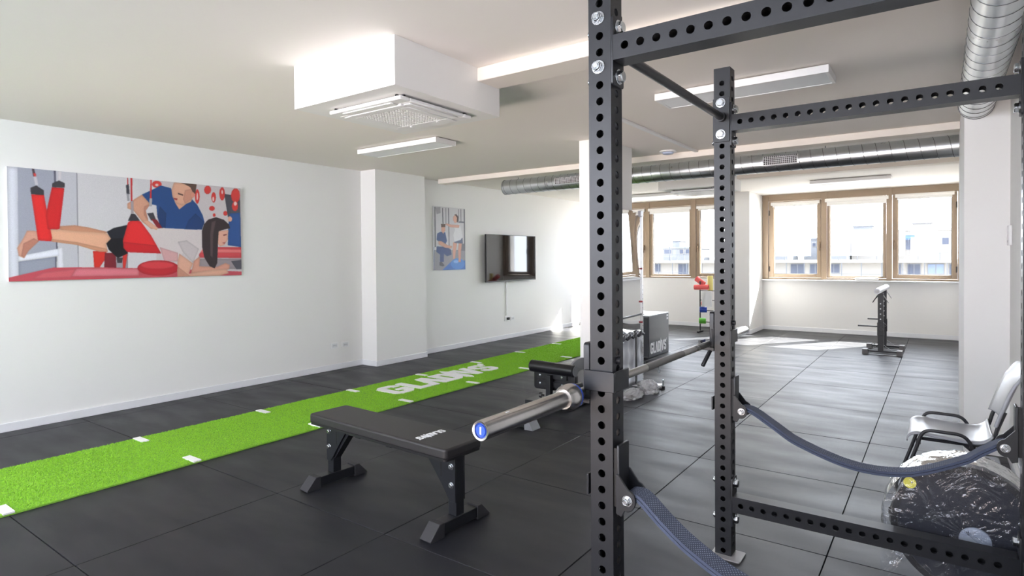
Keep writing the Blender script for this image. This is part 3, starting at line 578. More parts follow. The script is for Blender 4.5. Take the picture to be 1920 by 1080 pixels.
t = thing('smoke_detector', 'round white smoke detector on the ceiling beside the rack upright', 'smoke detector', (-2.53, 6.6, H))
MB().lathe((0, 0, 0), (0, 0, -1), [(0, .0), (0, .095), (.012, .095), (.016, .07), (.016, 0)], 24).build('base', WHITE, t)
MB().lathe((0, 0, -.016), (0, 0, -1), [(0, .066), (.018, .058), (.024, .03), (.024, 0)], 24).build('dome', mat('detector_blue', (186, 198, 222), .3), t)

# ------------------------------------------------------------------ ducts
def duct(name, p, q, r, pitch, label, lead=.35):
    p, q = Vector(p), Vector(q); t = thing(name, label, 'duct', p, group='galvanised ventilation ducts')
    d = (q - p).normalized(); L = (q - p).length
    n = 40; m = MB(); m.tube([p, q], r, n, False); m.tube([q, p], r - .004, n, False)
    m.build('pipe', GALV, t, True)
    u = Vector((0, 0, 1)); v = d.cross(u)
    pts = []; steps = 22; turns = L / pitch
    for i in range(int(turns * steps) + 1):
        s = i / steps * pitch
        if s > L: break
        a = 2 * PI * i / steps
        pts.append(p + d * s + (u * math.cos(a) + v * math.sin(a)) * (r + .0005))
    sm = MB(); sm.tube(pts, .0026, 5, True); sm.build('spiral_seam', SEAM, t, True, kind='stuff')
    for c, sg in ((p, 1), (q, -1)):
        MB().tube([c + (u * math.cos(2 * PI * k / 32) + v * math.sin(2 * PI * k / 32)) * r for k in range(32)], .004, 6, closed=True).build('end_rim', SEAM, t, True)
    return t
DZ = 2.492; DY = 7.15; DR = .105
fd = duct('ventilation_duct', (-5.232, DY, DZ), (.40, DY, DZ), DR, .12, 'long galvanised spiral duct running across the room under the far beam')
def duct_grille(x0, x1):
    a0 = math.radians(197); a1 = math.radians(147)     # on the side that faces the room
    def P(x, a, r): return (x, DY + r * math.cos(a), DZ + r * math.sin(a))
    fr = MB(); n = 6
    def patch(xa, xb, aa, ab, r0, r1):
        for i in range(n):
            b0 = aa + (ab - aa) * i / n; b1 = aa + (ab - aa) * (i + 1) / n
            vs = [P(xa, b0, r0), P(xb, b0, r0), P(xb, b1, r0), P(xa, b1, r0), P(xa, b0, r1), P(xb, b0, r1), P(xb, b1, r1), P(xa, b1, r1)]
            fr.add(vs, [(0, 3, 2, 1), (4, 5, 6, 7), (0, 1, 5, 4), (1, 2, 6, 5), (2, 3, 7, 6), (3, 0, 4, 7)])
    r0, r1 = DR + .001, DR + .014; da = .12
    patch(x0, x1, a0 + da, a0, r0, r1); patch(x0, x1, a1, a1 - da, r0, r1)
    patch(x0, x0 + .014, a0, a1, r0, r1); patch(x1 - .014, x1, a0, a1, r0, r1)
    g = fr.build('grille_frame', GALV, fd, True)
    fr = MB(); patch(x0 + .014, x1 - .014, a0, a1, DR + .0005, DR + .003); fr.build('grille_opening', STEELI, g, True)
    fr = MB(); k = int((x1 - x0) / .02)
    for i in range(1, k):
        xx = x0 + (x1 - x0) * i / k; patch(xx - .0025, xx + .0025, a0, a1, DR + .006, DR + .011)
    for i in range(1, 5):
        aa = a0 + (a1 - a0) * i / 5; patch(x0 + .01, x1 - .01, aa + .012, aa - .012, DR + .005, DR + .010)
    fr.build('grille_bars', WHITE, g, True, kind='stuff')
duct_grille(-1.62, -1.24); duct_grille(-4.33, -3.85); duct_grille(.05 - .6 + 3.6, .05 - .6 + 3.7) if False else None
rd = duct('ventilation_duct', (.209, YB + .3, 2.535), (.209, 5.49, 2.535), DR, .148, 'galvanised spiral duct running along the right wall to the right pillar')
m = MB(); m.lathe((-1.95, DY, DZ), (1, 0, 0), [(-.025, DR), (-.025, DR + .006), (.025, DR + .006), (.025, DR)], 32); m.build('clamp_band', GALV, fd, True)
for x in (-5.0, -3.4, -1.0):
    MB().cyl((x, DY, DZ + DR), (x, DY, H), .004, 8).build('hanger_rod', SEAM, fd, True)
for y in (1.0, 3.6):
    MB().cyl((.209, y, 2.535 + DR), (.209, y, H), .004, 8).build('hanger_rod', SEAM, rd, True)
# ------------------------------------------------------------------ wall things
def art_panel(name, label, X, y0, y1, z0, z1, th, polys, nu, nv):
    t = thing(name, label, 'picture', (X - th, y0, z0), group='canvas photo prints on the left wall')
    MB().box((X - th, y0, z0), (X, y1, z1)).build('canvas', WHITEP, t, True, bevel=.002)
    ss = 2; U = nu * ss; V = nv * ss
    uu, vv = np.meshgrid((np.arange(U) + .5) / U, (np.arange(V) + .5) / V)
    img = np.ones((V, U, 3)) * .8
    for col, q in polys:
        ins = np.zeros((V, U), bool); n = len(q)
        for i in range(n):
            (xa, ya), (xb, yb) = q[i], q[(i + 1) % n]
            if ya == yb: continue
            c = ((ya > vv) != (yb > vv)) & (uu < (xb - xa) * (vv - ya) / (yb - ya) + xa)
            ins ^= c
        f = ins.astype(np.float32); area = f.mean()
        if area < .04:                      # printed volumes: softly darker towards their outlines
            k = max(3, int(math.sqrt(area * U * V) * .16)) | 1
            g = f
            for ax in (0, 1):
                for _ in range(2):
                    c = np.cumsum(np.pad(g, [((k + 1) // 2, k // 2) if a == ax else (0, 0) for a in (0, 1)]), axis=ax)
                    g = (np.take(c, range(k, c.shape[ax]), ax) - np.take(c, range(0, c.shape[ax] - k), ax)) / k
            tone = (.80 + .24 * g)[ins][:, None]
        else: tone = 1.0
        img[ins] = np.array([v / 255 for v in col])[None] * tone
    img = img.clip(0, 1).reshape(nv, ss, nu, ss, 3).mean((1, 3))
    k = np.pad(img, ((1, 1), (1, 1), (0, 0)), 'edge')
    img = .5 * img + .125 * (k[:-2, 1:-1] + k[2:, 1:-1] + k[1:-1, :-2] + k[1:-1, 2:])
    rng = np.random.RandomState(3); img = np.clip(img * (1 + rng.normal(0, .012, (nv, nu, 1))), 0, 1)
    li = np.where(img <= .04045, img / 12.92, ((img + .055) / 1.055) ** 2.4)
    ys = np.linspace(y0 + .001, y1 - .001, nu + 1); zs = np.linspace(z0 + .001, z1 - .001, nv + 1)
    yy, zz = np.meshgrid(ys, zs); vs = np.stack([np.full(yy.size, th + .0006), yy.ravel() - y0, zz.ravel() - z0], 1)
    a = (np.arange(nv)[:, None] * (nu + 1) + np.arange(nu)[None]).ravel()
    fs = np.stack([a, a + 1, a + nu + 2, a + nu + 1], 1)
    me = bpy.data.meshes.new('print'); me.from_pydata(vs.tolist(), [], fs.tolist())
    at = me.color_attributes.new('ink', 'FLOAT_COLOR', 'CORNER')
    c = np.concatenate([li.reshape(-1, 3), np.ones((nu * nv, 1))], 1)
    at.data.foreach_set('color', np.repeat(c, 4, 0).astype(np.float32).ravel())
    m = bpy.data.materials.new('printed_canvas'); m.use_nodes = True; tt = m.node_tree; b = tt.nodes['Principled BSDF']
    an = tt.nodes.new('ShaderNodeVertexColor'); an.layer_name = 'ink'; tt.links.new(an.outputs[0], b.inputs['Base Color']); b.inputs['Roughness'].default_value = .5
    me.materials.append(m)
    o = bpy.data.objects.new('print', me); COL.objects.link(o); o.parent = t
    return t
art_panel('wall_picture', 'wide canvas photo print of a woman hung in red slings, on the left wall', XL + .03, 1.635, 3.718, 1.277, 2.257, .029, ART_1, 460, 216)
art_panel('wall_picture', 'small upright canvas photo print with a blue ball, left of the television', XF + .02, 6.77, 7.52, 1.268, 2.26, .019, ART_2, 150, 200)

t = thing('television', 'black flat television on the far left wall, slightly reflective', 'television', (XF, 8.74, 1.45))
MB().prism(rrect(7.98, 1.037, 9.50, 1.86, .006, 2), 'x', -6.285, -6.255).build('housing', BLACKP, t, True, bevel=.003)
MB().box((-6.2549, 7.99, 1.055), (-6.2535, 9.49, 1.852)).build('screen', SCREEN, t, True)
MB().box((XF, 8.5, 1.3), (-6.285, 8.95, 1.6)).build('wall_bracket', BLACKP, t, True)
setp(MB().box((XF, 8.655, .42), (XF + .022, 8.69, 1.05)).build('cable_cover', WHITE, bevel=.004, origin=(XF, 8.67, .42)), 'thin white cable cover running down the wall from the television', 'cable cover')
def socket(X, y, z, label, dark=False, w=.125, h=.082):
    t = thing('wall_socket', label, 'wall socket', (X, y, z), group='white wall sockets')
    MB().prism(rrect(y - w / 2, z - h / 2, y + w / 2, z + h / 2, .01, 3), 'x', X, X + .009).build('plate', WHITE, t, True, bevel=.002)
    MB().box((X + .009, y - w * .32, z - h * .28), (X + .011, y + w * .32, z + h * .28)).build('insert', mat('socket_insert', (222, 223, 226), .4), t, True)
    for k in (-1, 0, 1):
        MB().cyl((X + .011, y + k * .02, z), (X + .0115, y + k * .02, z), .004, 8).build('hole', BLACKP, t, True)
    if dark: MB().box((X + .009, y + .0, z - .022), (X + .04, y + .05, z + .022)).build('plug', BLACKP, t, True, bevel=.004)
socket(XL, 5.0, .317, 'white wall socket near the pillar, left of the pair below the picture wall')
socket(XL, 5.175, .312, 'white wall socket near the pillar, right of the pair')
socket(XF, 8.68, .36, 'white wall socket with a black plug below the television', True)
socket(XF, 8.86, .35, 'empty white wall socket right of the plugged one below the television')
t = thing('wall_thermostat', 'slim white control box high on the right wall beside the pillar', 'thermostat', (XR, 5.4, 1.58))
MB().box((XR - .022, 5.33, 1.51), (XR, 5.46, 1.65)).build('case', WHITE, t, True, bevel=.006)
MB().box((XR - .024, 5.36, 1.53), (XR - .021, 5.40, 1.545)).build('button', GREYP, t, True)
t = thing('wall_cabinet', 'dark panel in a grey metal frame low on the right wall', 'cabinet', (XR, 4.55, .36))
m = MB(); a = (4.3, 4.82, .2, .505); e = .025
m.box((XR - .03, a[0], a[2]), (XR, a[1], a[2] + e)); m.box((XR - .03, a[0], a[3] - e), (XR, a[1], a[3])); m.box((XR - .03, a[0], a[2]), (XR, a[0] + e, a[3])); m.box((XR - .03, a[1] - e, a[2]), (XR, a[1], a[3]))
m.build('frame', GREYP, t, True, bevel=.003)
MB().box((XR - .018, a[0] + e, a[2] + e), (XR - .002, a[1] - e, a[3] - e)).build('panel', mat('dark_blue_panel', (44, 58, 82), .3), t, True)

# ------------------------------------------------------------------ turf runner with lettering
GLYPH = {
 'G': (.62, [[(.62, .72), (.62, .85), (.47, 1), (.15, 1), (0, .85), (0, .15), (.15, 0), (.47, 0), (.62, .15), (.62, .54), (.32, .54), (.32, .38), (.42, .38), (.42, .2), (.2, .2), (.2, .8), (.42, .8), (.42, .72)]]),
 'L': (.46, [[(0, 0), (0, 1), (.2, 1), (.2, .2), (.46, .2), (.46, 0)]]),
 'A': (.62, [[(0, 0), (.19, 1), (.43, 1), (.62, 0), (.41, 0), (.31, .66), (.21, 0)]]),
 'D': (.55, [[(0, 0), (.4, 0), (.55, .15), (.55, .5), (.35, .5), (.35, .2), (.2, .2), (.2, .5), (0, .5)], [(0, .5), (.2, .5), (.2, .8), (.35, .8), (.35, .5), (.55, .5), (.55, .85), (.4, 1), (0, 1)]]),
 'I': (.2, [[(0, .02), (.1, -.16), (.2, .02), (.2, 1.0), (.1, 1.26), (0, 1.0)]]),
 'V': (.62, [[(0, 1), (.21, 1), (.31, .32), (.41, 1), (.62, 1), (.42, 0), (.2, 0)]]),
 'S': (.58, [[(.58, .68), (.58, .86), (.44, 1), (.14, 1), (0, .86), (0, .58), (.14, .44), (.38, .41), (.38, .2), (.2, .2), (.2, .32), (0, .32), (0, .14), (.14, 0), (.44, 0), (.58, .14), (.58, .44), (.44, .57), (.2, .6), (.2, .8), (.38, .8), (.38, .68)]]),
}
WORD = 'GLADIVS'; GAPS = {'G': .07, 'L': .0, 'A': .02, 'D': .03, 'I': .02, 'V': .02, 'S': 0}
def word_layout():
    x = 0; out = []
    for ch in WORD:
        out.append((ch, x)); x += GLYPH[ch][0] + GAPS[ch]
    return out, x
def lettering(parent, P0, du, dv, up, width, height, depth, m, names='letter', reg=True, world=True):
    """P0 lower left corner, du reading direction, dv towards the letter tops, up out of the surface"""
    P0, du, dv, up = Vector(P0), Vector(du).normalized(), Vector(dv).normalized(), Vector(up).normalized()
    lay, W = word_layout(); k = width / W
    def place(polys, x0, nm):
        mb = MB()
        for poly in polys:
            pts = [P0 + du * ((x0 + a) * k) + dv * (b * height) for a, b in poly]; n = len(pts)
            vs = pts + [p + up * depth for p in pts]
            mb.add(vs, [tuple(range(n, 2 * n)), tuple(range(n))[::-1]] + [(i, (i + 1) % n, n + (i + 1) % n, n + i) for i in range(n)])
        o = mb.build(nm, m, parent, world)
        bm = bmesh.new(); bm.from_mesh(o.data); bmesh.ops.recalc_face_normals(bm, faces=bm.faces); bm.to_mesh(o.data); bm.free()
    for ch, x in lay: place(GLYPH[ch][1], x, names)
    if reg:
        kk = height / k; r1, r0 = .115, .085; cx, cy = W + .10, .98
        def pt(a, r): return (cx + r * math.cos(a) * kk * .9, cy + r * math.sin(a))
        for h in range(2):
            aa = [PI * h + PI * i / 10 for i in range(11)]
            place([[pt(a, r1) for a in aa] + [pt(a, r0) for a in aa[::-1]]], 0, 'registered_mark')
        s = .05
        def q(a, b): return (cx + a * s * kk, cy + b * s)
        place([[q(-.7, -1), q(-.7, 1), q(.3, 1), q(.7, .6), q(.7, .1), q(.25, -.1), q(.8, -1), q(.3, -1), q(-.1, -.15), q(-.3, -.15), q(-.3, -1)]], 0, 'registered_mark')
TX0, TX1, TY0, TY1 = -5.290, -4.310, YB + .4, 10.0
turf = setp(MB().box((TX0, TY0, 0), (TX1, TY1, .009)).build('turf_runner', TURF, origin=(-4.8, TY0, 0)), 'long bright green artificial turf lane with white marks and lettering', 'turf runner')
ABS[turf.name] = Vector((-4.8, TY0, 0))
LX0, LX1, LY0, LY1 = -4.675, -5.04, 4.44, 6.30
for y in GY[:-1]:
    if y < TY0 + .1 or y > TY1 - .1: continue
    for a, b in ((TX0, TX0 + .165), (TX1 - .165, TX1)):
        MB().box((a, y - .027, .006), (b, y + .027, .0185)).build('lane_mark', TURFMARK, turf, True)
lettering(turf, (-4.66, 4.42, .006), (0, 1, 0), (-1, 0, 0), (0, 0, 1), 1.83, .40, .0135, TURFMARK)
# grass pile: single-triangle blades
rng = np.random.RandomState(11); NB = 240000
yy = TY0 + (TY1 - TY0) * rng.rand(NB); near = rng.rand(NB) < .75
yy = np.where(near, .6 + rng.rand(NB) ** 1.25 * (TY1 - .6), yy)
yy = np.clip(yy, TY0 + .005, TY1 - .005)
bx = TX0 - .002 + (TX1 - TX0 + .004) * rng.rand(NB)
ang = rng.rand(NB) * 2 * PI; wd = .0022 + yy.clip(0, 12) * .00035; hh = .0165 * (.75 + .4 * rng.rand(NB)); tl = .007
P = np.stack([bx, yy, np.full(NB, .008)], 1); D = np.stack([np.cos(ang), np.sin(ang), np.zeros(NB)], 1)
T = np.stack([rng.normal(0, tl, NB), rng.normal(0, tl, NB), hh], 1)
V = np.empty((NB, 3, 3)); V[:, 0] = P - D * wd[:, None]; V[:, 1] = P + D * wd[:, None]; V[:, 2] = P + T
V[:, :, 2] = np.minimum(V[:, :, 2], .026); V[:, 2, 2] = hh
V -= np.array([-4.8, TY0, 0])
me = bpy.data.meshes.new('pile'); me.vertices.add(NB * 3); me.vertices.foreach_set('co', V.astype(np.float32).ravel())
me.loops.add(NB * 3); me.loops.foreach_set('vertex_index', np.arange(NB * 3, dtype=np.int32))
me.polygons.add(NB); me.polygons.foreach_set('loop_start', np.arange(0, NB * 3, 3, dtype=np.int32))
try: me.polygons.foreach_set('loop_total', np.full(NB, 3, dtype=np.int32))
except Exception: pass
me.update(); me.validate()
at = me.color_attributes.new('blade', 'FLOAT_COLOR', 'CORNER')
g = np.array(lin((150, 204, 62))[:3]); cc = g[None] * (1 + rng.normal(0, .09, (NB, 1))).clip(.5, 1.5); cc = np.concatenate([cc, np.ones((NB, 1))], 1)
at.data.foreach_set('color', np.repeat(cc, 3, 0).astype(np.float32).ravel())
m = bpy.data.materials.new('turf_blades'); m.use_nodes = True; tt = m.node_tree; b = tt.nodes['Principled BSDF']
an = tt.nodes.new('ShaderNodeVertexColor'); an.layer_name = 'blade'; tt.links.new(an.outputs[0], b.inputs['Base Color'])
b.inputs['Roughness'].default_value = .7; b.inputs['Specular IOR Level'].default_value = .2
me.materials.append(m); o = bpy.data.objects.new('pile', me); COL.objects.link(o); o.parent = turf; o['kind'] = 'stuff'

# ------------------------------------------------------------------ power rack
UW = .076; U2 = UW / 2
UX0, UX1 = -.853, .288; UY0, UY1 = 1.698, 2.963; UH = 2.35
rack = thing('power_rack', 'tall black power rack of square perforated steel posts in the foreground', 'power rack', (UX0, UY0, 0))
def holed_tube(L, first_a, first_b, step, r=.0125, holes_b=True, seg=16):
    """square tube along z from 0 to L; holes through the y faces from first_a on, through the x faces from first_b on"""
    mb = MB(); t = .004
    def face(M4, zs, nz):
        h = step / 2
        segs = []; z = 0
        for c in zs:
            if c - h > z + 1e-6: segs.append((z, c - h, None))
            segs.append((max(c - h, 0), min(c + h, L), c)); z = c + h
        if z < L - 1e-6: segs.append((z, L, None))
        for z0, z1, c in segs:
            if c is None:
                mb.add([M4 @ Vector(p) for p in ((-U2, -U2, z0), (U2, -U2, z0), (U2, -U2, z1), (-U2, -U2, z1))], [(0, 1, 2, 3)])
                continue
            outer = []; inner = []; deep = []
            for k in range(seg):
                a = 2 * PI * k / seg + PI / seg; dx, dz = math.cos(a), math.sin(a)
                sx = (U2) / abs(dx) if abs(dx) > 1e-6 else 1e9
                hz = (z1 - c) if dz > 0 else (c - z0); sz = hz / abs(dz) if abs(dz) > 1e-6 else 1e9
                s = min(sx, sz); outer.append((s * dx, -U2, c + s * dz)); inner.append((r * dx, -U2, c + r * dz)); deep.append((r * dx, -U2 + t, c + r * dz))
            # put corner points in: replace the nearest outer point
            for cx in (-U2, U2):
                for cz in (z0, z1):
                    i = min(range(seg), key=lambda i: (outer[i][0] - cx) ** 2 + (outer[i][2] - cz) ** 2); outer[i] = (cx, -U2, cz)
            vs = [M4 @ Vector(p) for p in outer + inner + deep]
            fs = []
            for k in range(seg):
                j = (k + 1) % seg
                fs.append((k, j, seg + j, seg + k)); fs.append((seg + k, seg + j, 2 * seg + j, 2 * seg + k))
            mb.add(vs, fs)
    za = [first_a + step * i for i in range(int((L - first_a - step / 2) / step) + 1)]
    zb = [first_b + step * i for i in range(int((L - first_b - step / 2) / step) + 1)] if holes_b else []
    for k, zz in enumerate((za, zb, za, zb)): face(Matrix.Rotation(k * PI / 2, 4, 'Z'), zz, k)
    # inner skin with the same holes left open only where the light passes: plain dark liner behind solid strips
    i2 = U2 - t
    for k, zz in enumerate((za, zb, za, zb)):
        M4 = Matrix.Rotation(k * PI / 2, 4, 'Z')
        for xa, xb in ((-i2, -r), (r, i2)):
            mb.add([M4 @ Vector(p) for p in ((xa, -i2, 0), (xa, -i2, L), (xb, -i2, L), (xb, -i2, 0))], [(0, 1, 2, 3)])
        edges = [0] + [e for c in zz for e in (c - r, c + r)] + [L]
        for e0, e1 in zip(edges[::2], edges[1::2]):
            if e1 > e0: mb.add([M4 @ Vector(p) for p in ((-r, -i2, e0), (-r, -i2, e1), (r, -i2, e1), (r, -i2, e0))], [(0, 1, 2, 3)])
    for z, o in ((0, 1), (L, 0)):
        q = [(-U2, -U2, z), (U2, -U2, z), (U2, U2, z), (-U2, U2, z)]; mb.add(q, [(3, 2, 1, 0) if o else (0, 1, 2, 3)])
    return mb
UPM = holed_tube(UH - .006, .020, .045, .05)
up0 = None
for i, (x, y) in enumerate(((UX0, UY0), (UX0, UY1), (UX1, UY0), (UX1, UY1))):
    loc = (x - UX0, y - UY0, .006)
    if up0 is None: up0 = UPM.build('upright', STEEL, rack); up0.location = loc
    else: share('upright', up0, loc, parent=rack)
fp = None
for x, y in ((UX0, UY0), (UX0, UY1), (UX1, UY0), (UX1, UY1)):
    if fp is None:
        fm = MB(); fm.prism(rrect(-.055, -.075, .088, .042, .012, 3), 'z', 0, .006); fm.cyl((.066, -.045, .0061), (.066, -.045, .0064), .006, 10)
        fp = fm.build('base_plate', mat('worn_plate', (150, 148, 148), .45, .3), rack); fp.location = (x - UX0, y - UY0, 0)
    else: share('base_plate', fp, (x - UX0, y - UY0, 0), parent=rack)
XM0, XM1 = UX0 + U2 + .007, UX1 - U2 - .007
bm_l = XM1 - XM0
CBM = holed_tube(bm_l, .038, 0, .05, .0125, False)
cb0 = None
TOPZ, BOTZ = 2.082, .2585
# crossmembers run along x; the holes look along y
Rx = Matrix(((0, 0, 1), (0, 1, 0), (-1, 0, 0)))
for y in (UY0, UY1):
    for z in (TOPZ, BOTZ):
        loc = (XM0 - UX0, y - UY0, z); rot = Rx.to_euler()
        if cb0 is None: cb0 = CBM.build('crossmember', STEEL, rack); cb0.location = loc; cb0.rotation_euler = rot
        else: share('crossmember', cb0, loc, rot, rack)
pl0 = None
def hexbolt(nut=False):
    m = MB(); m.lathe((0, 0, 0), (0, 0, 1), [(0, .008), (0, .0195), (.003, .0195), (.003, .008)], 20)
    hx = [(.0155 * math.cos(PI / 3 * k), .0155 * math.sin(PI / 3 * k)) for k in range(6)]
    m.prism(hx, 'z', .003, .013 if not nut else .014)
    m.lathe((0, 0, .013), (0, 0, 1), [(0, .0135), (.0018, .012), (.0018, .0)] if not nut else [(0, .0128), (.006, .0115), (.006, .0092), (.0035, .0088), (.0045, .0078), (.0075, .0072), (.0075, 0)], 20)
    return m
BH = hexbolt(); BN = hexbolt(True); bsrc = {}
def bolt(parent, root_loc, p, d, nut=False, s=1.0, name=None):
    rot = Vector(d).to_track_quat('Z', 'Y').to_euler(); loc = Vector(p) - Vector(root_loc); key = nut
    nm = name or ('nut' if nut else 'bolt')
    if key not in bsrc:
        o = (BN if nut else BH).build(nm, ZINC, parent, bevel=.0008, seg=1); o.location = loc; o.rotation_euler = rot; o.scale = (s, s, s); bsrc[key] = o
    else:
        o = bsrc[key].copy(); COL.objects.link(o); o.name = nm; o.parent = parent; o.location = loc; o.rotation_euler = rot; o.scale = (s, s, s)
    return o
RL = (UX0, UY0, 0)
for y in (UY0, UY1):
    for zc, zb in ((TOPZ, (2.151, 2.001)), (BOTZ, (.351, .176))):
        for x, d in ((UX0 + U2, 1), (UX1 - U2, -1)):
            m = MB(); lo, hi = zb[1] - .03, zb[0] + .03
            m.prism(rrect(-U2, lo - zc, U2, hi - zc, .008, 3), 'x', 0, .007 * d)
            p = m.build('end_plate', STEEL, rack, bevel=.001, seg=1); p.location = (x - UX0, y - UY0, zc)
            for z in zb:
                bolt(rack, RL, (x + .007 * d, y, z), (d, 0, 0), s=1.25)
                bolt(rack, RL, (x - UW * d, y, z), (-d, 0, 0), True, s=.95)
# pull-up bar between the two front posts
MB().cyl((UX0, UY0 + U2 + .006, 2.112), (UX0, UY1 - U2 - .006, 2.112), .0175, 24).build('pull_up_bar', STEEL, rack, True)
for y, d in ((UY0 + U2, 1), (UY1 - U2, -1)):
    m = MB(); m.prism(rrect(UX0 - U2 - .003, 1.995, UX0 + U2, 2.205, .006, 3), 'y', y, y + .006 * d); m.build('pull_up_plate', STEEL, rack, True, bevel=.001, seg=1)
    m = MB(); m.cyl((UX0, y + .006 * d, 2.112), (UX0, y + .03 * d, 2.112), .023, 20); m.build('bar_collar', STEEL, rack, True)
    for z in (2.181, 2.031):
        bolt(rack, RL, (UX0 - .004, y + .006 * d, z), (0, d, 0), s=1.2); bolt(rack, RL, (UX0 - .004, y - UW * d, z), (0, -d, 0), True, s=1.1)
# rear connecting bars
for z in (TOPZ, BOTZ):
    MB().box((UX1 - U2 + .004, UY0 + U2, z - U2 + .004), (UX1 + U2 - .004, UY1 - U2, z + U2 - .004)).build('rear_crossmember', STEEL, rack, True, bevel=.003)

# J-cups
def jcup(y, s, label):
    t = thing('j_cup', label, 'j-cup', (UX0, y, 1.02), group='j-cups holding the barbell')
    a = U2 + .002; b = a + .008; z0, z1 = 1.032, 1.095
    m = MB(); m.box((UX0 - b - .008, min(y - s * b, y - s * a), z0), (UX0 + b, max(y - s * b, y - s * a), z1)); m.box((UX0 + a, y - a - (.02 if s < 0 else 0), z0), (UX0 + b, y + a + (.02 if s > 0 else 0), z1)); m.box((UX0 - b - .008, y - a, z0), (UX0 - b, y + a, z1))
    m.build('collar_band', STEEL, t, True, bevel=.002)
    m = MB(); m.prism(rrect(y - U2, 1.0, y + U2, 1.178, .01, 3), 'x', UX0 - b - .014, UX0 - a - .001); m.build('back_plate', STEEL, t, True, bevel=.002)
    m = MB(); m.prism([(UX0 - a - .001, .986), (UX0 - a - .001, 1.004), (UX0 - .098, 1.006), (UX0 - .108, 1.034), (UX0 - .118, 1.034), (UX0 - .116, .99)], 'y', y - U2, y + U2); m.build('shelf', STEEL, t, True, bevel=.002)
    m = MB(); m.bar((UX0 - .06, y + s * .03, .99), (UX0 - .085, y + s * .075, .915), .016, .016); m.build('grip', STEEL, t, True, bevel=.004)
    m = MB(); m.cyl((UX0 + U2 - .004, y, 1.126), (UX0 + U2 + .012, y, 1.126), .0118, 16); m.build('pin', STEEL, t, True, bevel=.002)
jcup(UY0, 1, 'black j-cup clamped on the near rack post, holding the barbell')
jcup(UY1, -1, 'black j-cup clamped on the far rack post, holding the barbell')

# barbell
BX, BZ = -.921, 1.0205
t = thing('barbell', 'chrome olympic barbell with blue end cap lying across the j-cups', 'barbell', (BX, 1.145, BZ))
def bl(prof, name, m, n=36):
    return MB().lathe((BX, 0, BZ), (0, 1, 0), prof, n).build(name, m, t, True)
for s, y0 in ((1, 1.145), (-1, 3.585)):
    L = .40
    bl([(y0 + s * .006, .0185), (y0 + s * .001, .0195), (y0, .0245), (y0 + s * .002, .0253), (y0 + s * L, .0253)][::s], 'sleeve', CHROME)
    bl([(y0 + s * (L - .002), .0253), (y0 + s * (L - .002), .030), (y0 + s * (L + .006), .0325), (y0 + s * (L + .016), .0395), (y0 + s * (L + .046), .0395), (y0 + s * (L + .046), .02)][::s], 'flange', CHROME)
    bl([(y0 + s * (L + .046), .02), (y0 + s * (L + .046), .0375), (y0 + s * (L + .058), .0375), (y0 + s * (L + .058), .014)][::s], 'blue_ring', BLUE)
    bl([(y0 + s * .0055, 0), (y0 + s * .0055, .0188)][::s], 'cap_seat', mat('dark_blue', (30, 60, 140), .3))
    bl([(y0 + s * .002, 0), (y0 + s * .002, .0142), (y0 + s * .0055, .0152)][::s], 'end_cap', BLUE)
    MB().box((BX - .002, min(y0 + s * .0012, y0 + s * .003), BZ - .009), (BX + .002, max(y0 + s * .0012, y0 + s * .003), BZ + .009)).build('cap_mark', WHITEP, t, True)
bl([(1.61, .0142), (3.12, .0142)], 'shaft', BARGREY)
for a, b in ((1.66, 1.98), (2.16, 2.56), (2.72, 3.06)): bl([(a, .0142), (a, .0146), (b, .0146), (b, .0142)], 'knurl', KNURL)
for a in (2.735, 2.755): bl([(a, .0146), (a, .0149), (a + .004, .0149), (a + .004, .0146)], 'ring_mark', CHROME)
MB().box((BX + .004, 1.245, BZ + .0249), (BX + .008, 1.26, BZ + .0254)).build('sleeve_mark', WHITEP, t, True)

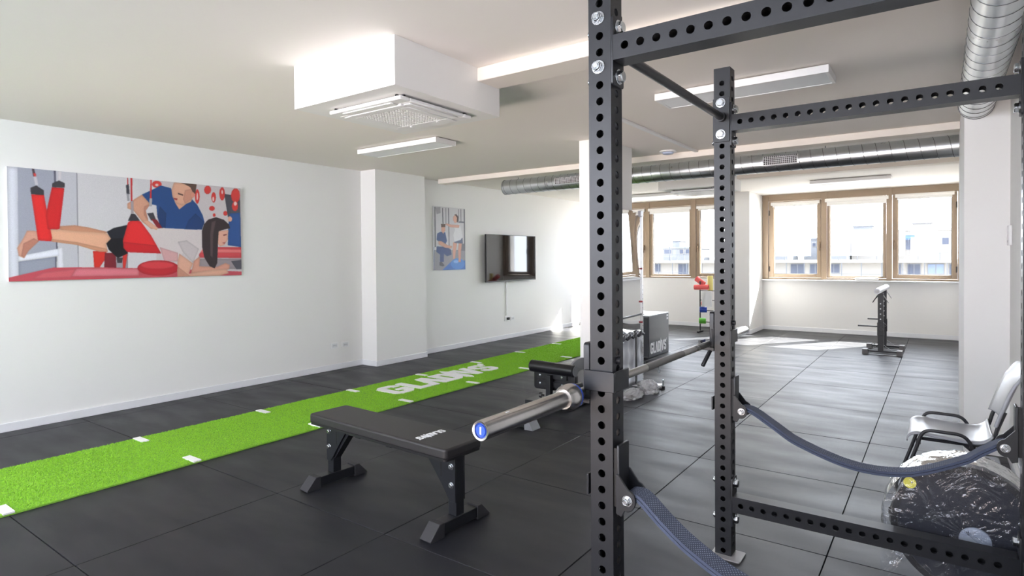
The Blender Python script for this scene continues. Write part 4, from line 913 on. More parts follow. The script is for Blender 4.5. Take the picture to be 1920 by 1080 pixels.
# safety straps
def safety(y, pts, label):
    t = thing('safety_strap', label, 'safety strap', (UX0 + U2, y, .72), group='navy safety straps of the rack')
    for x, d in ((UX0 + U2, 1), (UX1 - U2, -1)):
        b = MB(); b.prism(rrect(y - .036, .66, y + .036, .872, .004, 2), 'x', x + .012 * d, x + .020 * d)
        br = b.build('mount_plate', STEEL, t, True, bevel=.0015, seg=1)
        MB().box((min(x, x + .012 * d), y - .03, .68), (max(x, x + .012 * d), y + .03, .86)).build('liner', STEELI, br, True)
        for sy in (-1, 1):
            q = [(x + .012 * d, .785), (x + .012 * d, .665), (x + .03 * d, .658)] + [(x + (.046 + .03 * math.cos(a)) * d, .712 + .03 * math.sin(a) * 1.15) for a in [(-100 + 180 * i / 8) * PI / 180 for i in range(9)]] + [(x + .02 * d, .785)]
            e = MB(); e.prism(q, 'y', y + sy * .037, y + sy * .044); e.build('ear', STEEL, br, True, bevel=.0015, seg=1)
        MB().cyl((x + .05 * d, y - .05, .712), (x + .05 * d, y + .05, .712), .008, 12).build('cross_bolt', ZINC, t, True)
        for sy in (-1, 1):
            bolt(t, ABS[t.name], (x + .05 * d, y + sy * .044, .712), (0, sy, 0), sy < 0, s=.85)
        h = MB(); h.box((x - (UW + .016) * d if d > 0 else x + (UW + .008), y - U2, .70), (x - (UW + .008) * d if d > 0 else x + (UW + .016), y + U2, .765)); h.build('hook_tab', STEEL, t, True, bevel=.002)
        h = MB(); h.cyl((x - (UW + .009) * d, y, .732), (x + .012 * d, y, .732), .011, 12); h.build('hook_pin', STEEL, t, True)
    P = smooth_path(pts, 7); n = len(P)
    def band(name, half, z0, z1, m, ys=0.0):
        mb = MB(); vs = []
        for i, p in enumerate(P):
            a = P[max(i - 1, 0)]; b = P[min(i + 1, n - 1)]; d = (b - a).normalized(); nn = Vector((-d.z, 0, d.x))
            tw = 1 - .25 * max(0, 1 - i / (n * .12)) - .25 * max(0, 1 - (n - 1 - i) / (n * .12))
            for sy, sz in ((-1, z0), (1, z0), (1, z1), (-1, z1)):
                vs.append(Vector((p.x, y + ys + sy * half * tw, p.z)) + nn * sz)
        fs = []
        for i in range(n - 1):
            for k in range(4): fs.append((i * 4 + k, i * 4 + (k + 1) % 4, i * 4 + 4 + (k + 1) % 4, i * 4 + 4 + k))
        fs += [(3, 2, 1, 0), (n * 4 - 4, n * 4 - 3, n * 4 - 2, n * 4 - 1)]
        mb.add(vs, fs); return mb.build(name, m, t, True)
    wb = band('webbing', .037, -.010, -.001, STRAP); band('webbing', .037, .001, .010, STRAP)
    for k in range(-4, 5):
        mb = MB(); vs = []
        for i in range(0, n - 1):
            for f0 in ((k % 2) * .25 + .02, (k % 2) * .25 + .52):
                p = P[i] + (P[i + 1] - P[i]) * f0; q = P[i] + (P[i + 1] - P[i]) * (f0 + .17)
                d = (q - p).normalized(); nn = Vector((-d.z, 0, d.x)); yk = y + k * .0078
                mb.add([Vector((p.x, yk - .0011, p.z)) + nn * .0102, Vector((q.x, yk - .0011, q.z)) + nn * .0102, Vector((q.x, yk + .0011, q.z)) + nn * .0102, Vector((p.x, yk + .0011, p.z)) + nn * .0102], [(0, 1, 2, 3)])
        mb.build('stitching', STITCH, wb, True, kind='stuff')
    for x, d in ((UX0 + U2, 1), (UX1 - U2, -1)):
        c = [(x + .05 * d + .020 * math.cos(a), y, .712 + .020 * math.sin(a)) for a in [2 * PI * k / 20 for k in range(20)]]
        mb = MB(); vs = []
        for cx, cy, cz in c:
            for r in (.5, 1.0):
                vs += [(x + .05 * d + (cx - x - .05 * d) * r, y - .033, .712 + (cz - .712) * r), (x + .05 * d + (cx - x - .05 * d) * r, y + .033, .712 + (cz - .712) * r)]
        fs = []
        for k in range(20):
            j = (k + 1) % 20; a = 4 * k; b = 4 * j
            fs += [(a + 2, a + 3, b + 3, b + 2), (a + 1, a, b, b + 1), (a, a + 2, b + 2, b), (a + 3, a + 1, b + 1, b + 3)]
        mb.add(vs, fs, True); mb.build('loop', STRAP, t, True)
safety(UY1, [(-.765, 0, .722), (-.72, 0, .715), (-.62, 0, .655), (-.518, 0, .597), (-.307, 0, .535), (-.113, 0, .545), (.064, 0, .625), (.13, 0, .675), (.185, 0, .716), (.2, 0, .722)], 'navy webbing safety strap sagging between the two far rack posts')
safety(UY0, [(-.765, 0, .722), (-.73, 0, .718), (-.66, 0, .66), (-.58, 0, .605), (-.47, 0, .553), (-.307, 0, .51), (-.113, 0, .53), (.064, 0, .62), (.13, 0, .675), (.185, 0, .716), (.2, 0, .722)], 'navy webbing safety strap hanging from the near rack post')

# ------------------------------------------------------------------ flat bench
t = thing('flat_bench', 'black padded flat bench with white lettering standing left of the rack', 'bench', (-2.668, 2.455, 0), math.radians(-2.6))
L2, W2 = .612, .145
m = MB(); m.prism(rrect(-L2, -W2, L2, W2, .028, 6), 'z', .405, .462); m.build('pad', VINYL, t, bevel=.012, seg=4)
m = MB(); m.prism(rrect(-L2 + .004, -W2 + .004, L2 - .004, W2 - .004, .026, 6), 'z', .396, .408); m.build('pad_board', BLACKP, t)
m = MB(); m.box((-.50, -.03, .34), (.50, .03, .396)); m.build('spine', STEEL, t, bevel=.003)
for x in (-.16, .12): MB().box((x - .02, -.11, .375), (x + .02, .11, .396)).build('pad_bracket', STEEL, t)
for s in (-1, 1):
    X = s * .545
    MB().box((X - .03, -.03, .07), (X + .03, .03, .392)).build('leg', STEEL, t, bevel=.003)
    ft = MB(); ft.box((X - .035, -.14, .012), (X + .035, .14, .07)).build('foot', STEEL, t, bevel=.003)
    for sy in (-1, 1):
        q = [(sy * .13, 0), (sy * .13, .078), (sy * .165, .078), (sy * .232, .008), (sy * .225, 0)]
        MB().prism(q, 'x', X - .041, X + .041).build('rubber_foot', RUBFOOT, t, bevel=.003)
    for sy in (-1, 1):
        x1 = X + s * .03
        q = [(x1, .396), (X - s * .20, .396), (X - s * .012, .145), (x1, .145)]
        g = MB().prism(q, 'y', sy * .032, sy * .038).build('gusset', STEEL, t, bevel=.001, seg=1)
        MB().box((X - s * .075 - .004, min(sy * .0378, sy * .0386), .265), (X - s * .075 + .004, max(sy * .0378, sy * .0386), .345)).build('slot', JOINT, g)
        for z in (.335, .235):
            o = bolt(t, (0, 0, 0), (X + s * .002, sy * .038, z), (0, sy, 0), s=.9)
    MB().bar((X - s * .19, 0, .36), (X - s * .03, 0, .17), .05, .02).build('brace', STEEL, t)
lettering(t, (.325, .105, .4610), (0, -1, 0), (1, 0, 0), (0, 0, 1), .20, .05, .0022, WHITEP, world=False)
# ------------------------------------------------------------------ flywheel trainer behind the bench
t = thing('flywheel_trainer', 'low black training machine with a round roller pad on a post, behind the barbell', 'exercise machine', (-3.08, 4.98, 0))
m = MB(); m.lathe((-3.35, 4.99, .368), (1, 0, -.02), [(0, .0), (.0, .046), (.012, .058), (.495, .058), (.507, .046), (.507, 0)], 32); rp = m.build('roller_pad', VINYLG, t, True)
MB().lathe((-2.853, 4.99, .358), (1, 0, -.02), [(.01, 0), (.014, .05), (.018, .05), (.018, 0)], 28).build('roller_end', mat('roller_end_grey', (112, 114, 120), .5), rp, True)
m = MB(); m.prism(rrect(-3.325, .14, -2.845, .325, .03, 4), 'y', 5.0, 5.055); m.build('back_pad', VINYLG, t, True, bevel=.01, seg=3)
for z in (.285, .205):
    m = MB(); m.box((-3.27, 4.978, z - .026), (-2.93, 5.0, z + .026)); cr = m.build('pad_rail', STEEL, t, True, bevel=.002)
    for x in (-3.235, -2.985): bolt(t, ABS[t.name], (x, 4.978, z), (0, -1, 0), s=.62)
MB().box((-3.135, 4.925, .03), (-3.085, 4.978, .30)).build('post', STEEL, t, True, bevel=.003)
MB().lathe((-3.16, 4.94, .10), (-1, -.4, 0), [(0, .008), (.02, .01), (.025, .03), (.05, .026), (.055, 0)], 16).build('knob', BLACKP, t, True)
MB().box((-3.16, 4.22, .03), (-3.06, 5.42, .08)).build('rail', STEEL, t, True, bevel=.003)
m = MB(); m.box((-3.13, 4.15, .012), (-2.83, 4.24, .062)); m.build('front_foot', STEEL, t, True, bevel=.003)
m = MB(); m.prism([(-2.85, 0), (-2.85, .066), (-2.80, .066), (-2.762, .0)], 'y', 4.135, 4.255); m.build('foot_cap', mat('foot_cap_grey', (128, 130, 136), .5), t, True, bevel=.003)
m = MB(); m.prism([(-3.11, 0), (-3.11, .066), (-3.15, .066), (-3.18, 0)], 'y', 4.135, 4.255); m.build('foot_cap', mat('foot_cap_grey', (128, 130, 136), .5), t, True, bevel=.003)
m = MB(); m.box((-3.34, 4.86, .01), (-2.84, 5.43, .05)); fpz = m.build('foot_plate', STEEL, t, True, bevel=.002)
for k in range(13):
    MB().box((-2.845, 4.87 + k * .042, .014), (-2.834, 4.895 + k * .042, .054)).build('tread_rib', ALU, fpz, True)
m = MB(); m.lathe((-2.93, 5.24, .24), (1, -.25, 0), [(0, 0), (0, .20), (.006, .21), (.03, .21), (.036, .20), (.036, 0)], 40); fwl = m.build('flywheel', mat('flywheel_grey', (128, 130, 134), .5, .3), t, True)
MB().lathe((-2.894, 5.231, .215), (1, -.25, 0), [(.0, 0), (.0, .12), (.006, .12), (.006, 0)], 32).build('hub_cover', mat('hub_light', (186, 188, 192), .4), fwl, True)
MB().box((-3.09, 5.16, .08), (-2.93, 5.30, .20)).build('bearing_block', STEEL, t, True, bevel=.004)
MB().bar((-2.90, 5.0, .07), (-2.84, 5.10, .16), .03, .02).build('lever', STEEL, t, True, bevel=.003)

# ------------------------------------------------------------------ mobile mirror beside the column
MXX = -2.715
t = thing('standing_mirror', 'tall frameless mirror sheet with a perforated metal edge beside the column', 'mirror', (MXX, 6.05, 0), math.radians(3.5))
n1, n2 = 16, 60; vs = []
for j in range(n2 + 1):
    for i in range(n1 + 1):
        y = 5.62 + (6.30 - 5.62) * i / n1; z = .55 + (1.95 - .55) * j / n2
        vs.append((MXX + .0012 * math.sin(z * 5.3 + y * 3) * math.sin((y - 5.62) / .68 * PI), y, z))
m = MB(); m.add(vs, [(j * (n1 + 1) + i, j * (n1 + 1) + i + 1, (j + 1) * (n1 + 1) + i + 1, (j + 1) * (n1 + 1) + i) for j in range(n2) for i in range(n1)], True)
m.build('mirror_sheet', MIRROR, t, True)
MB().box((MXX - .03, 5.62, .50), (MXX - .012, 6.30, 1.95)).build('backing', GREYP, t, True)
for y in (5.60, 6.31):
    m = MB(); m.box((MXX - .022, y - .018, 0.03), (MXX + .012, y + .018, 1.97)); e = m.build('edge_post', ALU, t, True, bevel=.002)
    m = MB()
    for k in range(38): m.cyl((MXX + .0121, y, .08 + k * .05), (MXX + .0125, y, .08 + k * .05), .007, 8)
    m.build('edge_holes', JOINT, e, True, kind='stuff')
    for z in (1.32, .95, .72): MB().cyl((MXX - .0, y - .03, z), (MXX + .02, y - .03, z), .010, 10).build('stud', mat('red_stud', (150, 50, 56), .5), e, True)
for y in (5.66, 6.29): MB().box((MXX - .02, y - .045, 1.90), (MXX + .016, y + .045, 1.965)).build('corner_clip', GREYP, t, True, bevel=.006)
MB().box((MXX - .01, 5.62, 1.20), (MXX + .008, 6.30, 1.215)).build('reflection_line', WHITE, t, True)  # white bar stands in for a bright line reflected in the sheet
MB().box((MXX - .01, 5.62, .80), (MXX + .008, 6.30, .818)).build('reflection_line', BLACKP, t, True)  # black bar stands in for a dark reflected line
# lower skirt: white padded sheet with a scalloped top
vs = []; n1, n2 = 40, 14
for j in range(n2 + 1):
    for i in range(n1 + 1):
        u = i / n1; y = 5.63 + .66 * u; top = .60 + .035 * abs(math.sin(u * PI * 4)); z = .06 + (top - .06) * j / n2
        vs.append((MXX + .012 + .012 * math.sin(u * PI * 8) * (j / n2) + .006 * math.sin(z * 31 + u * 5), y, z))
m = MB(); m.add(vs, [(j * (n1 + 1) + i, j * (n1 + 1) + i + 1, (j + 1) * (n1 + 1) + i + 1, (j + 1) * (n1 + 1) + i) for j in range(n2) for i in range(n1)], True)
sk = m.build('padded_skirt', mat('silver_sheet', (214, 217, 224), .32, .25, bump=.3, bscale=14), t, True)
md = sk.modifiers.new('thick', 'SOLIDIFY'); md.thickness = .012
pts = [(MXX + .03 + .012 * math.sin(i / 60 * PI * 8), 5.63 + .66 * i / 60, .585 + .035 * abs(math.sin(i / 60 * PI * 4))) for i in range(61)]
MB().tube(pts, .016, 8).build('skirt_hem', mat('dark_hem', (78, 80, 86), .5), t, True)
MB().box((MXX + .026, 6.03, .08), (MXX + .036, 6.065, .60)).build('skirt_strap', BLACKP, t, True)
MB().box((MXX - .12, 6.26, 0), (MXX + .22, 6.36, .035)).build('base_foot', ALU, t, True, bevel=.004)
MB().box((MXX - .12, 5.56, 0), (MXX + .10, 5.66, .035)).build('base_foot', ALU, t, True, bevel=.004)
# carabiner hanging on a short black tether by the mirror
t = thing('carabiner', 'small metal carabiner on a black tether hanging beside the mirror foot', 'carabiner', (-2.60, 6.40, .2))
MB().tube(smooth_path([(-2.695, 6.335, .26), (-2.64, 6.36, .235), (-2.60, 6.39, .23), (-2.575, 6.41, .22)], 4), .014, 8).build('tether', BLACKP, t, True)
MB().tube([(-2.57 + .012 * math.cos(a), 6.41, .185 + .038 * math.sin(a)) for a in [2 * PI * k / 18 for k in range(18)]], .0045, 6, closed=True).build('ring', ZINC, t, True)

# plyo box
t = thing('plyo_box', 'dark grey soft jump box with white lettering and pale top behind the mirror', 'jump box', (-3.64, 8.46, 0))
MB().prism(rrect(-3.89, 8.085, -3.39, 8.85, .012, 3), 'z', .0, .596).build('body', DARKG, t, True, bevel=.006)
MB().prism(rrect(-3.888, 8.087, -3.392, 8.848, .012, 3), 'z', .596, .606).build('top_cover', mat('pale_top', (206, 208, 214), .35), t, True, bevel=.004)
MB().box((-3.80, 8.079, .02), (-3.40, 8.086, .575)).build('end_panel', mat('navy_black', (30, 36, 46), .5), t, True, bevel=.003)
MB().box((-3.74, 8.22, .606), (-3.54, 8.27, .613)).build('carry_strap', BLACKP, t, True, bevel=.002)
lettering(t, (-3.391, 8.135, .05), (0, 1, 0), (0, 0, 1), (1, 0, 0), .60, .16, .003, WHITEP)
for z0 in (.50, .545):
    m = MB(); m.add([(-3.3885, 8.755, z0), (-3.3885, 8.815, z0), (-3.3885, 8.815, z0 + .03), (-3.3885, 8.755, z0 + .03)], [(0, 1, 2, 3)]); m.build('size_print', WHITEP, t, True)

# roller rack in the corner behind the far post
t = thing('roller_rack', 'slim black storage rack by the window wall behind the far rack post', 'storage rack', (-3.70, 11.45, 0))
MB().cyl((-3.76, 11.45, .03), (-3.76, 11.45, .98), .012, 12).build('post', STEEL, t, True)
MB().cyl((-3.45, 11.45, .03), (-3.45, 11.45, .98), .012, 12).build('post', STEEL, t, True)
for z in (.2, .42, .62, .80): MB().bar((-3.77, 11.45, z), (-3.44, 11.45, z), .03, .012).build('shelf_bar', STEEL, t, True)
for x in (-3.76, -3.45): MB().bar((x, 11.30, .015), (x, 11.58, .015), .03, .03).build('foot', STEEL, t, True, bevel=.003)
def roller(name, label, a, b, r, m, cat, hole=True):
    a, b = Vector(a), Vector(b); o = thing(name, label, cat, a, group='rollers on the storage rack')
    L = (b - a).length
    MB().lathe(a, b - a, [(.02, r * .6), (0, r * .65), (0, r * .95), (.008, r), (L - .008, r), (L, r * .95), (L, r * .65), (L - .02, r * .6)], 24).build('foam', m, o, True)
    MB().lathe(a, b - a, [(.018, 0), (.018, r * .62), (L - .018, r * .62), (L - .018, 0)], 16).build('core', WHITE, o, True)
roller('foam_roller', 'coral red foam roller lying level on top of the storage rack', (-3.87, 11.44, .862), (-3.60, 11.46, .868), .05, RED, 'foam roller')
roller('foam_roller', 'coral red foam roller leaning tilted above the level one', (-3.855, 11.52, 1.03), (-3.70, 11.50, .92), .052, RED, 'foam roller')
roller('foam_roller', 'pale yellow foam roller standing beside the red rollers', (-3.60, 11.56, .80), (-3.60, 11.56, 1.08), .05, YELLOW, 'foam roller')
roller('massage_roller', 'small blue massage roller on the middle of the storage rack', (-3.745, 11.38, .44), (-3.62, 11.42, .44), .055, BLUE, 'roller')
roller('massage_roller', 'small green massage roller on the low bar of the storage rack', (-3.76, 11.38, .225), (-3.64, 11.42, .225), .055, GREEN, 'roller')
t = setp(MB().sphere((-3.70, 11.44, .56), .05, 14, (.8, 1, 1.1)).build('massage_ball', mat('red_plastic', (206, 60, 60), .4), origin=(-3.70, 11.44, .52)), 'small red massage ball above the blue roller', 'ball')
t = setp(MB().prism(rrect(-3.69, .50, -3.50, .80, .02, 3), 'y', 11.32, 11.36).build('white_mat', WHITE, bevel=.006, origin=(-3.6, 11.34, .50)), 'white folded mat hanging at the front of the storage rack', 'mat')

# dip stand by the window
t = thing('dip_stand', 'black adjustable stand with two posts and white roller top under the window', 'exercise stand', (-.71, 10.55, 0))
for y, h in ((10.22, .90), (10.86, .93)):
    MB().box((-.905, y - .02, .03), (-.50, y + .02, .06)).build('base_bar', STEEL, t, True, bevel=.002)
    MB().bar((-.90, y - .03, .02), (-.50, y - .03, .02), .012, .012).build('base_rod', STEEL, t, True)
    for x in (-.905, -.475):
        MB().box((x - .035, y - .075, 0), (x + .035, y + .085, .075)).build('foot_block', mat('foot_block_grey', (104, 102, 102), .5), t, True, bevel=.004)
    p = MB().box((-.745, y - .03, .05), (-.675, y + .03, h)).build('post', STEEL, t, True, bevel=.003)
    MB().box((-.752, y - .036, .28), (-.668, y + .036, .47)).build('sleeve', STEEL, t, True, bevel=.003)
    for k in range(4): MB().cyl((-.71, y - .0305, .52 + k * .075), (-.71, y - .031, .52 + k * .075), .009, 10).build('hole', WHITEP, p, True)
    MB().lathe((-.70, y - .036, .375), (0, -1, 0), [(0, .012), (.012, .014), (.015, .026), (.035, .022), (.035, 0)], 12).build('knob', BLACKP, t, True)
    MB().bar((-.745, y, .46 - .05 * (y < 10.5)), (-1.0 + .07 * (y > 10.5), y, .46 - .05 * (y < 10.5)), .02, .02).build('side_arm', BLACKP, t, True)
    for s in (-1, 1): MB().cyl((-.71 + s * .02, y + .025, .15), (-.71 + s * .15, y + .025, .05), .004, 6).build('stay', ZINC, t, True)
    for s in (-1, 1): MB().cyl((-.71 + s * .035, y - .02, h - .03), (-.71 + s * .10, y - .03, h - .14), .007, 8).build('lever', BLACKP if s < 0 else ALU, t, True)
MB().cyl((-.985, 10.22, .41), (-.985, 10.22, .47), .006, 8).build('arm_pin', WHITE, t, True)
MB().cyl((-.745, 10.08, .93), (-.69, 11.0, .955), .042, 22).build('roller', mat('white_roller', (232, 233, 238), .3), t, True)
MB().cyl((-.745, 10.072, .93), (-.745, 10.08, .93), .028, 18).build('roller_end', GREYP, t, True)

# T-handle on the floor
t = thing('t_handle', 'grey steel T-handle lying on the floor right of the plastic bags', 'handle', (-2.52, 6.27, 0))
MB().cyl((-2.80, 6.17, .016), (-2.475, 6.285, .016), .014, 14).build('bar', ALU, t, True)
MB().cyl((-2.475, 6.285, .002), (-2.475, 6.285, .10), .009, 12).build('pin', ZINC, t, True)
MB().lathe((-2.475, 6.285, 0), (0, 0, 1), [(0, 0), (0, .02), (.032, .02), (.032, 0)], 14).build('pin_socket', STEEL, t, True)

# crumpled plastic bags on the floor
def crumple(name, label, c, sc, seed, m, group=None, cat='bag'):
    bm = bmesh.new(); bmesh.ops.create_icosphere(bm, subdivisions=5, radius=1.0)
    r = random.Random(seed); dirs = [(Vector((r.gauss(0, 1), r.gauss(0, 1), r.gauss(0, 1))).normalized(), r.uniform(0, 6), r.uniform(3, 9)) for _ in range(14)]
    for v in bm.verts:
        p = v.co.normalized(); d = 1.0
        for a, ph, fq in dirs: d += .075 * abs(math.sin(p.dot(a) * fq + ph)) - .03
        q = p * d; z = max(q.z, -.55)
        v.co = Vector((q.x * sc[0], q.y * sc[1], (z + .55) * sc[2]))
    me = bpy.data.meshes.new(name); bm.to_mesh(me); bm.free(); me.materials.append(m)
    o = bpy.data.objects.new(name, me); COL.objects.link(o); o.location = c
    return setp(o, label, cat, group)
crumple('plastic_bag', 'crumpled whitish plastic bag on the floor nearest the rack post', (-2.585, 5.72, .001), (.075, .15, .05), 3, BAGFILM, 'plastic bags on the floor')
crumple('plastic_bag', 'crumpled clear plastic bag on the floor beside the T-handle', (-2.535, 6.02, .001), (.085, .11, .075), 5, BAGFILM, 'plastic bags on the floor')

# ------------------------------------------------------------------ chair
t = thing('stacking_chair', 'grey plastic stacking chair with black tube frame by the right pillar', 'chair', (.05, 4.22, 0))
Y0, Y1 = 4.0, 4.44
prof = [(-.155, .405), (-.150, .428), (-.125, .448), (-.08, .452), (0, .446), (.10, .438), (.17, .442), (.205, .462), (.222, .485)]
P = smooth_path([(a, 0, b) for a, b in prof], 4); ny = 16; vs = []
for p in P:
    for j in range(ny + 1):
        v = j / ny * 2 - 1; vs.append((p.x, (Y0 + Y1) / 2 + v * .225, p.z + .018 * abs(v) ** 3 - .012 * (abs(v) > .93)))
m = MB(); m.add(vs, [(i * (ny + 1) + j, i * (ny + 1) + j + 1, (i + 1) * (ny + 1) + j + 1, (i + 1) * (ny + 1) + j) for i in range(len(P) - 1) for j in range(ny)], True)
o = m.build('seat', CHAIRP, t, True); md = o.modifiers.new('thick', 'SOLIDIFY'); md.thickness = .007; md.offset = 1
prof = [(.248, .552), (.262, .60), (.288, .68), (.318, .76), (.350, .82), (.372, .845)]
P = smooth_path([(a, 0, b) for a, b in prof], 4); vs = []
for p in P:
    for j in range(ny + 1):
        v = j / ny * 2 - 1; vs.append((p.x - .035 * v * v * (1 if p.z < .78 else .9) + .02, (Y0 + Y1) / 2 + v * .225, p.z - .008 * v ** 4))
m = MB(); m.add(vs, [(i * (ny + 1) + j, i * (ny + 1) + j + 1, (i + 1) * (ny + 1) + j + 1, (i + 1) * (ny + 1) + j) for i in range(len(P) - 1) for j in range(ny)], True)
o = m.build('backrest', CHAIRP, t, True); md = o.modifiers.new('thick', 'SOLIDIFY'); md.thickness = .014; md.offset = 0
for y in (Y0 - .012, Y1 + .012):
    pts = smooth_path([(-.225, y, .012), (-.165, y, .20), (-.108, y, .38), (-.085, y, .455), (-.052, y, .482), (.02, y, .484), (.085, y, .481), (.122, y, .455), (.14, y, .40), (.185, y, .20), (.235, y, .012)], 5)
    MB().tube(pts, .0095, 10).build('leg_frame', CHAIRT, t, True)
    for x in (-.226, .236): MB().lathe((x, y, 0), (0, 0, 1), [(0, 0), (0, .013), (.022, .012), (.022, 0)], 12).build('foot_cap', BLACKP, t, True)
    q = Y0 + .03 if y < 4.2 else Y1 - .03
    pts = smooth_path([(.10, q, .425), (.19, q, .430), (.225, q, .46), (.245, q, .53), (.275, q, .62)], 5)
    MB().tube(pts, .0095, 10).build('back_tube', CHAIRT, t, True)
    MB().tube([(-.10, y, .41), (-.10, q, .425), (.10, q, .425), (.13, y, .41)], .009, 8).build('side_rail', CHAIRT, t, True)
    MB().lathe((-.10, q, .40), (0, 0, 1), [(-.008, 0), (-.008, .012), (.02, .012), (.02, 0)], 10).build('buffer', BLACKP, t, True)
    for x in (-.02, .09): MB().lathe((x, q, .452), (0, 0, 1), [(0, .009), (.004, .007), (.005, 0)], 10).build('rivet', GREYP, t, True)
for x in (-.09, .10): MB().cyl((x, Y0 + .03, .425), (x, Y1 - .03, .425), .009, 10).build('cross_rail', CHAIRT, t, True)

t = thing('plastic_crate', 'small clear plastic lid leaning on the floor under the chair', 'box', (.262, 5.15, 0))
MB().prism(rrect(.20, 5.02, .33, 5.30, .02, 3), 'z', 0, .045).build('lid', mat('frosted_box', (176, 182, 192), .25, var=.04), t, True, bevel=.006)
MB().box((.235, 5.1, .045), (.30, 5.2, .047)).build('label_patch', WHITEP, t, True)

# ------------------------------------------------------------------ wrapped fan machine at the right edge
WX, WY, WZ, WR = .095, 3.13, .285, .27
t = thing('wrapped_machine', 'black round fan machine wrapped in clear plastic behind the low rack beam', 'exercise machine', (WX, WY + .12, 0))
def outline(r, n=48):
    pts = []
    for k in range(n):
        a = 2 * PI * k / n; x = r * math.cos(a); z = r * math.sin(a)
        if x > 0: x *= .92
        pts.append((WX + x, WZ + z))
    return pts
m = MB(); m.prism(outline(WR), 'y', WY, WY + .12); m.build('housing', mat('fan_housing', (24, 28, 40), .35, var=.05), t, True, bevel=.016, seg=3)
m = MB(); o1 = outline(WR + .004); o2 = outline(WR - .022); n = len(o1)
vs = [(a, WY - .004, b) for a, b in o1] + [(a, WY - .004, b) for a, b in o2] + [(a, WY + .02, b) for a, b in o1] + [(a, WY + .02, b) for a, b in o2]
m.add(vs, [f for k in range(n) for f in ((k, (k + 1) % n, n + (k + 1) % n, n + k), (k, 2 * n + k, 2 * n + (k + 1) % n, (k + 1) % n), (n + k, n + (k + 1) % n, 3 * n + (k + 1) % n, 3 * n + k))])
rim = m.build('rim', BLACKP, t, True)
for k in range(5):
    a = math.radians(205 - 22 * k)
    MB().lathe((WX + (WR - .011) * math.cos(a), WY - .004, WZ + (WR - .011) * math.sin(a)), (0, -1, 0), [(0, .0055), (.003, .004), (.0035, 0)], 10).build('rivet', ZINC, rim, True)
MB().lathe((WX + .024, WY - .002, WZ - .03), (0, -1, 0), [(0, .056), (.006, .054), (.012, .04), (.012, 0)], 28).build('hub_cap', mat('hub_cap_grey', (150, 158, 172), .35), t, True)
MB().lathe((-.108, WY - .006, .452), (0, -1, 0), [(0, .024), (.001, .024), (.001, 0)], 24).build('round_sticker', STICKY, t, True)
MB().box((WX - .13, WY + .02, 0), (WX + .17, WY + .12, .06)).build('stand', STEEL, t, True, bevel=.004)
MB().box((WX + .12, WY - .0, .13), (WX + .17, WY + .01, .19)).build('white_tag', WHITEP, t, True)
# wrap: wrinkled clear sheet over the housing, hanging to the floor
r = random.Random(21); waves = [(r.uniform(0, 6.28), r.uniform(4, 17), r.uniform(8, 42), r.uniform(.3, 1)) for _ in range(16)]
def wr(u, v):
    s = 0
    for ph, fa, fb, am in waves: s += am * (1 - abs(math.sin(u * fa + v * fb + ph)))
    return s / len(waves)
na, nb = 150, 26; vs = []
for i in range(na + 1):
    a = math.radians(-38 + 256 * i / na)
    ca, sa = math.cos(a), math.sin(a)
    for j in range(nb + 1):
        v = j / nb
        # profile: from the centre of the front face, out to the rim, over the thickness
        if v < .7: rr = (WR + .014) * (v / .7); y = WY - .022
        else: rr = WR + .018; y = WY - .02 + .15 * (v - .7) / .3
        w0 = wr(a, v); rr2 = rr + (.02 * w0 if v > .6 else 0) + (.02 * max(0, math.cos(a - 2.5)) if v > .6 else 0)
        x = WX + rr2 * ca * (.95 if ca > 0 else 1.0); z = WZ + rr2 * sa
        y2 = y - .03 * w0 * (v < .72) - .004
        vs.append((min(x, .385), y2, max(z, .03)))
m = MB(); m.add(vs, [(i * (nb + 1) + j, (i + 1) * (nb + 1) + j, (i + 1) * (nb + 1) + j + 1, i * (nb + 1) + j + 1) for i in range(na) for j in range(nb)], True)
m.build('plastic_wrap', FILM, t, True)
na, nb = 70, 20; vs = []
for j in range(nb + 1):
    for i in range(na + 1):
        u = i / na; v = j / nb; x = WX - .30 + .58 * u; z = .012 + (.23) * v
        y = WY - .035 - .02 * (1 - v) * math.sin(u * 19) - .028 * wr(u * 5, v * 1.2)
        vs.append((min(x - .015 * (1 - v) * (1 - u), .385), y, z))
m = MB(); m.add(vs, [(j * (na + 1) + i, j * (na + 1) + i + 1, (j + 1) * (na + 1) + i + 1, (j + 1) * (na + 1) + i) for j in range(nb) for i in range(na)], True)
m.build('plastic_wrap', FILM, t, True)
t = thing('floor_wedge', 'black wedge lying by the right wall behind the wrapped machine', 'wedge', (.33, 3.9, 0))
MB().prism([(.24, 0), (.385, 0), (.385, .15)], 'y', 3.62, 4.0).build('body', RUBFOOT, t, True, bevel=.004)
MB().box((.383, 3.7, .02), (.386, 3.74, .12)).build('strap', GREYP, t, True)

